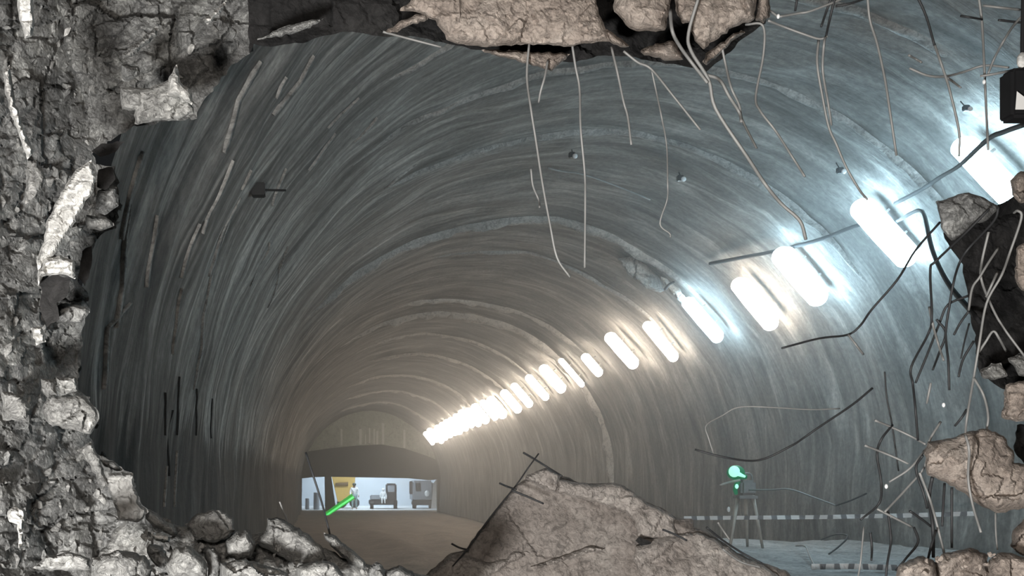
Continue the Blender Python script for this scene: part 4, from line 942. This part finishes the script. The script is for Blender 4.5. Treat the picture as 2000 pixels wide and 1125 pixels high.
T = 3.82
W = [
    ('long pale wire hanging leftmost from the big top slab', [(1034, 80), (1029, 149), (1037, 213), (1046, 270), (1059, 355), (1074, 437), (1088, 503), (1113, 541)], T, 0),
    ('short wire stub hanging just right of the leftmost long wire', [(1070, 118), (1064, 150), (1056, 178), (1052, 200)], T, 0),
    ('long straight pale wire, second from left under the big top slab', [(1117, 84), (1124, 130), (1132, 174), (1134, 249), (1142, 338), (1143, 400), (1142, 523)], T, 0),
    ('medium wire with dark upper half hanging below the wide top crack', [(1194, 92), (1206, 142), (1218, 199), (1226, 228), (1233, 283)], T, 0),
    ('pale wire slanting down to the right from below the top crack', [(1218, 100), (1246, 122), (1272, 135), (1313, 185), (1368, 254)], T, 0),
    ('thin wire dropping from the slanting wire, hooked at its lower end', [(1272, 134), (1282, 180), (1292, 228), (1302, 284), (1304, 356), (1303, 390), (1289, 437), (1308, 456), (1309, 464)], T, 0),
    ('thickest wire, looping out of the top blocks and running far down right', [(1366, -10), (1345, 64), (1350, 100), (1384, 156), (1398, 213), (1459, 306), (1494, 359), (1526, 398), (1562, 431), (1574, 468)], 3.6, 0),
    ('pale wire curling down beside the thickest wire at the top blocks', [(1309, 20), (1313, 60), (1327, 89), (1350, 121), (1382, 162)], 3.58, 0),
    ('short pale wire branching right off the thickest wire', [(1378, 146), (1405, 156), (1424, 188), (1444, 220), (1448, 238)], T, 0),
    ('pale wire hanging below the narrow wedge, crossing the short branch', [(1410, 92), (1418, 130), (1428, 171), (1444, 206), (1450, 235), (1478, 290)], T, 0),
    ('wire kinked halfway, hanging below the rightmost top sliver', [(1456, 48), (1490, 50), (1491, 107), (1476, 188), (1485, 217), (1515, 256), (1547, 306), (1572, 345)], T, 0),
    ('pale rod lying across the crown between the two long hanging wires', [(1070, 328), (1100, 335), (1139, 341), (1200, 362), (1270, 390)], [depth_on_wall(a, b, .985) for a, b in [(1070, 328), (1100, 335), (1139, 341), (1200, 362), (1270, 390)]], 0),
    ('short pale wire left of the crossing rod under the crown', [(1037, 330), (1041, 363), (1052, 390), (1054, 405)], 4.2, 0),
    ('short wire stub with white tip right of the top slabs', [(1494, 16), (1508, 24), (1520, 33)], T, 0),
    ('pale rod rising to the top edge right of the white tipped stub', [(1521, 33), (1560, 26), (1585, 21), (1655, -6)], T, 0),
    ('dark rod at the top edge running right from the double wire', [(1632, 12), (1660, 7), (1700, -6)], T, 1),
    ('bowed pale rod from the top slabs to the head of the double wire', [(1500, 40), (1530, 52), (1568, 66), (1600, 76), (1616, 71)], T, 0),
    ('dark wire from the top edge, the upper end of the double wire', [(1632, -10), (1621, 36), (1613, 72)], T, 1),
    ('right strand of the double pale wire below the bowed rod', [(1612, 72), (1609, 90), (1607, 139), (1617, 199), (1624, 245)], T, 0),
    ('left strand of the double wire, running down to the second lamp', [(1599, 78), (1596, 124), (1607, 192), (1619, 249), (1633, 281), (1653, 327), (1678, 370), (1694, 390)], 3.86, 0),
    ('short dark wire crossing left of the double wire at the top', [(1626, -10), (1614, 22), (1604, 52)], T, 1),
    ('short dark wire stub at the top edge above the bowed rod', [(1558, -10), (1553, 22)], T, 1),
    ('straight wire hanging from the top edge right of the double wire', [(1694, -10), (1699, 39), (1713, 85), (1728, 153), (1738, 217), (1751, 304)], T, 0),
    ('dark upper wire leaning right from the top edge, third from the right corner', [(1790, -10), (1809, 32), (1825, 88)], T, 1),
    ('pale wire through the middle of the small cross at upper right', [(1825, 86), (1836, 118), (1848, 153), (1856, 181), (1873, 256), (1873, 306)], T, 0),
    ('bowed pale rod of the small cross at upper right', [(1776, 133), (1813, 148), (1848, 149), (1884, 140), (1923, 128), (1970, 132)], 3.86, 0),
    ('short pale rod slanting behind the small cross at upper right', [(1850, 152), (1862, 160), (1876, 171)], 3.9, 0),
    ('short pale rod left of the small cross', [(1775, 108), (1788, 115), (1800, 122)], 3.95, 0),
    ('dark vertical wire dropping towards the nearest lamp', [(1911, -10), (1918, 46), (1923, 142), (1925, 188), (1930, 292)], 3.9, 0),
    ('bowed pale wire from the right corner down to the white knot', [(1999, 28), (1978, 52), (1959, 82), (1942, 114), (1930, 144)], 3.8, 0),
    ('pale rod from the white knot to the hanging floodlight', [(1914, 149), (1950, 143), (1990, 134)], 3.84, 0),
    ('pale rod at the very top near the right corner', [(1920, 11), (1955, 15), (1992, 19)], 3.84, 0),
    ('short dark rod crossing the dark vertical wire near the top', [(1876, 31), (1896, 34), (1918, 38)], 3.86, 1),
    ('short dark rod at the right edge under the top pale rod', [(1950, 39), (1975, 42), (2004, 45)], 3.86, 1),
    ('long dark wire bowing from the grey lump down past the second lamp', [(1836, 434), (1788, 489), (1753, 546), (1703, 604), (1680, 636), (1655, 654), (1600, 661), (1527, 680)], 4.0, 1),
    ('short pale stub at the bend of the long bowed wire', [(1657, 654), (1672, 674), (1686, 692)], 4.0, 0),
    ('pale looping wire from under the nearest lamp down the mesh', [(1950, 405), (1941, 432), (1892, 485), (1874, 514), (1863, 549), (1854, 599), (1847, 652), (1852, 706), (1854, 762)], 3.78, 1),
    ('wire bending at the left of the torn mesh and dropping past the lump', [(1932, 408), (1884, 457), (1828, 510), (1817, 528), (1820, 617), (1813, 652), (1780, 716), (1783, 750), (1788, 800), (1793, 860)], 3.8, 1),
    ('pale S-shaped wire across the black hollow', [(1931, 453), (1918, 510), (1916, 542), (1931, 585), (1956, 634), (2002, 697)], 3.76, 0),
    ('long hooked pale wire in front of the black hollow', [(1980, 416), (1988, 412), (1995, 426), (1973, 492), (1956, 538), (1927, 592), (1913, 670), (1902, 736), (1889, 813), (1885, 851)], 3.66, 0),
    ('pale short wire leaning left across the black hollow', [(1950, 484), (1930, 514), (1913, 542), (1899, 563), (1892, 606)], 3.74, 0),
    ('dark wire running left from the edge of the black hollow', [(1893, 577), (1852, 595), (1835, 631), (1812, 690), (1788, 748)], 3.82, 1),
    ('short dark wire crossing low in the torn mesh, bent at a point', [(1829, 624), (1847, 650), (1834, 690), (1822, 722)], 3.84, 1),
    ('short dark wire behind the torn mesh near the hollow edge', [(1892, 608), (1876, 630), (1863, 654)], 3.86, 1),
    ('dark wire sloping at the foot of the hollow edge', [(1902, 666), (1881, 702), (1872, 736)], 3.84, 1),
    ('pale angle-bent wire at the foot of the black hollow', [(1909, 692), (1925, 668), (1940, 647), (1952, 662), (1965, 686)], 3.74, 0),
    ('thin dark wire dropping left of the hollow foot', [(1893, 632), (1884, 666), (1877, 700)], 3.84, 1),
    ('short pale wire crossing the S-shaped wire', [(1948, 532), (1938, 554), (1926, 580)], 3.72, 0),
    ('pale frayed strip of wire among the dark mesh wires', [(1815, 600), (1822, 634), (1832, 670), (1843, 704)], 3.84, 0),
    ('pale wire hanging in front of the big right boulder', [(1886, 850), (1893, 881), (1891, 934), (1900, 987), (1916, 1040)], 3.5, 0),
    ('pale kinked wire standing on top of the big right boulder', [(1902, 738), (1921, 772), (1930, 813), (1926, 844)], 3.7, 0),
    ('thin dark wire down the wall left of the boulder', [(1728, 726), (1732, 776), (1742, 828), (1755, 920)], 4.0, 1),
    ('long dark wire sagging above the tripod', [(1704, 758), (1664, 791), (1600, 834), (1570, 855), (1543, 872), (1482, 899), (1419, 894), (1357, 878)], 4.2, 1),
    ('thin pale wire arching over the tripod from the sagging wire', [(1393, 884), (1384, 856), (1379, 831), (1410, 812), (1445, 795), (1513, 796), (1582, 800), (1640, 798)], 4.2, 0),
    ('short pale wire hanging alone left of the block', [(1818, 748), (1810, 788)], 3.9, 0),
    ('short dark wire slanting above the boulder, left of the kinked wire', [(1888, 800), (1878, 816), (1865, 832)], 3.72, 1),
    ('dark wire looping down left of the boulder to the tape', [(1743, 830), (1721, 859), (1713, 889), (1721, 942), (1717, 983), (1681, 1015)], 3.9, 1),
    ('upper pale rod pointing at the left tip of the big right boulder', [(1709, 821), (1745, 836), (1781, 853), (1808, 868)], 3.86, 0),
    ('second pale rod below the one pointing at the boulder tip', [(1689, 870), (1720, 882), (1751, 895), (1774, 906)], 3.86, 0),
    ('pale rod slanting down left from the boulder tip', [(1806, 880), (1777, 915), (1736, 942)], 3.84, 0),
    ('pale wire bent around the boulder tip and down to the tape', [(1837, 824), (1815, 862), (1806, 911), (1770, 955), (1728, 1000)], 3.78, 0),
    ('dark wire hanging straight below the boulder tip', [(1802, 890), (1789, 915), (1804, 964), (1811, 993)], 3.74, 1),
    ('pale wire slanting from under the boulder to the bottom rocks', [(1796, 923), (1815, 972), (1827, 1013), (1844, 1080)], 3.72, 0),
    ('thick dark wire hanging under the left part of the boulder', [(1821, 932), (1815, 972), (1822, 1030), (1823, 1088)], 3.74, 1),
    ('dark wire hanging under the middle of the boulder, shorter one', [(1845, 944), (1842, 990), (1840, 1028)], 3.76, 1),
    ('dark wire hanging under the middle of the boulder, longer one', [(1859, 952), (1859, 1010), (1859, 1070)], 3.76, 1),
    ('pale rod slanting down right across the tape', [(1713, 994), (1748, 1012), (1781, 1029)], 3.84, 0),
    ('short dark rod slanting right over the tape under the boulder', [(1777, 998), (1800, 1014), (1818, 1028)], 3.84, 1),
    ('upright dark wire through both tapes left of the boulder', [(1734, 996), (1738, 1030), (1740, 1059), (1733, 1100), (1730, 1130)], 3.86, 1),
    ('dark wire bent back towards the bottom edge near the pale stone', [(1785, 1030), (1793, 1059), (1770, 1090), (1750, 1114)], 3.8, 1),
    ('short dark upright wire between the two tapes', [(1700, 1040), (1703, 1070), (1702, 1094)], 3.9, 1),
    ('thin pale upright wire crossing the lower tape', [(1687, 1029), (1681, 1096), (1675, 1130)], 3.9, 0),
    ('thin pale wire hanging from the underside of the boulder at the right', [(1944, 1000), (1945, 1040), (1948, 1074)], 3.7, 0),
    ('dark wire leaning in front of the bottom right stones', [(1828, 1036), (1818, 1070), (1808, 1110)], 3.66, 1),
    ('dark hook-shaped wire lying on the bench floor', [(1604, 1054), (1624, 1046), (1641, 1043), (1656, 1048), (1640, 1066), (1619, 1082)], (13.6, 12.2), 1),
    ('long pale rod stretching right from the tripod', [(1463, 957), (1505, 957), (1543, 956), (1590, 972), (1631, 987)], (13.1, 12.0), 0),
    ('dark continuation of the rod beyond the tripod', [(1633, 987), (1660, 978), (1692, 964)], (12.0, 11.4), 1),
    ('bent pale rod beside the lower tape, right of the slab foot', [(1555, 1066), (1573, 1067), (1582, 1086), (1592, 1108)], (12.6, 10.2), 0),
    ('long thin bar along the left edge of the leaning slab', [(1052, 886), (1030, 916), (1007, 949), (956, 1012), (911, 1074), (884, 1106)], 5.46, 1),
    ('bar crossing at the peak of the leaning slab', [(1022, 884), (1046, 898), (1070, 913), (1098, 930)], 5.46, 1),
    ('short bar stub crossing the upper left edge of the slab', [(976, 944), (990, 950), (1008, 956)], 5.44, 1),
    ('short bar stub crossing the lower left edge of the slab', [(882, 1062), (898, 1070), (916, 1074)], 5.44, 1),
    ('dark bar lying in the crack of the leaning slab', [(998, 957), (1030, 970), (1062, 984)], 5.42, 1),
    ('dark bar sticking out of the slab lip at the right', [(1294, 1034), (1318, 1044), (1342, 1056)], 5.3, 1),
    ('long dark bar lying on the slab foot below the tripod', [(1380, 1030), (1410, 1054), (1450, 1080), (1488, 1100)], 5.2, 1),
    ('curved pale wire lying on the slab foot', [(1411, 1072), (1446, 1097), (1485, 1108)], 5.2, 0),
    ('pale stub leaning at the left tripod foot', [(1402, 1020), (1414, 1038), (1425, 1054)], 5.25, 0),
    ('slanting bar standing in the rubble before the portal, left', [(597, 884), (612, 930), (628, 980), (641, 1030), (648, 1060)], 3.95, 1),
    ('thin straight stalk in the rubble left of the slanting bar', [(546, 980), (554, 1000), (562, 1020), (566, 1036)], 3.95, 0),
    ('pale rod under the left end of the big top slab', [(748, 62), (800, 76), (862, 92)], 3.9, 0),
]
for lab, pts, d, dk in W:
    r = .0062 if 'thick' in lab else (.0032 if 'thin' in lab else .0046)
    if (d if not hasattr(d, '__len__') else d[0]) > 5: r *= 1.25 if not hasattr(d, '__len__') else 2.6
    wire(lab, pts, d, r, bool(dk))
W1 = [(1387, 515), (1450, 503), (1517, 490), (1604, 467), (1679, 439), (1744, 434), (1780, 416), (1796, 411), (1806, 422), (1820, 485), (1849, 549), (1895, 606), (1916, 632)]
D1 = [depth_on_wall(a, b, .985) for a, b in W1[:6]] + [10.8, 9.6, 8.6, 6.8, 5.2, 4.15, 4.0]
wire('black electric cable arching behind the second and third lamps to the torn mesh', W1, D1, .030, True, .0, .009, 'cable', 'electric_cable', M['cable'])
W2 = [(1749, 397), (1800, 370), (1838, 345), (1873, 324), (1927, 274), (1960, 258), (2010, 240)]
wire('black electric cable rising right past the nearest lamp', W2, [depth_on_wall(1749, 397, .985), 10.6, 9.3, 8.0, 6.0, 5.0, 4.0], .024, True, .0, .010, 'cable', 'electric_cable', M['cable'])

# white knots on wires
for (px, py, lab) in [(1922, 160, 'small white knot on the dark vertical wire'), (1520, 32, 'small white ball at the tip of the wire stub by the top slabs'), (1843, 791, 'small white speck hanging above the big right boulder'), (1731, 950, 'small white speck on the dark loop left of the big right boulder')]:
    o = link('knot', ball_mesh('knot', (0, 0, 0), (.006, .006, .009)), M['white']); o.location = P(px, py, 3.82); tag(o, lab, 'knot')

# floodlight hanging at the right edge
fd = 3.6; fo = empty('floodlight', P(1998, 190, fd)); tag(fo, 'black framed floodlight with white face hanging at the right edge', 'floodlight')
fl_ = lambda a, b, dz=0: P(a, b, fd + dz) - fo.location
M['face'] = plain('floodlight_face', (0.75, 0.74, 0.72), 0.3, var=.05)
link('frame', box_mesh('frame', tuple(fl_(1978, 228, -.03)), tuple(fl_(2030, 148, .05)), .012), M['black'], fo)
link('face', mesh('face', [fl_(1986, 178, -.05), fl_(1983, 214, -.05), fl_(2024, 214, -.05), fl_(2020, 204, -.05)], [(0, 1, 2, 3)]), M['face'], fo)
sol = fo.children[-1].modifiers.new('solid', 'SOLIDIFY'); sol.thickness = .012
link('bulb', ball_mesh('bulb', fl_(1996, 118), (.016, .016, .028)), M['pale_rock'], fo)
link('hanger', tube_mesh('hanger', [fl_(1999, 150), fl_(1997, 100), fl_(1998, 40), fl_(1999, -20)], .007), M['cable'], fo)
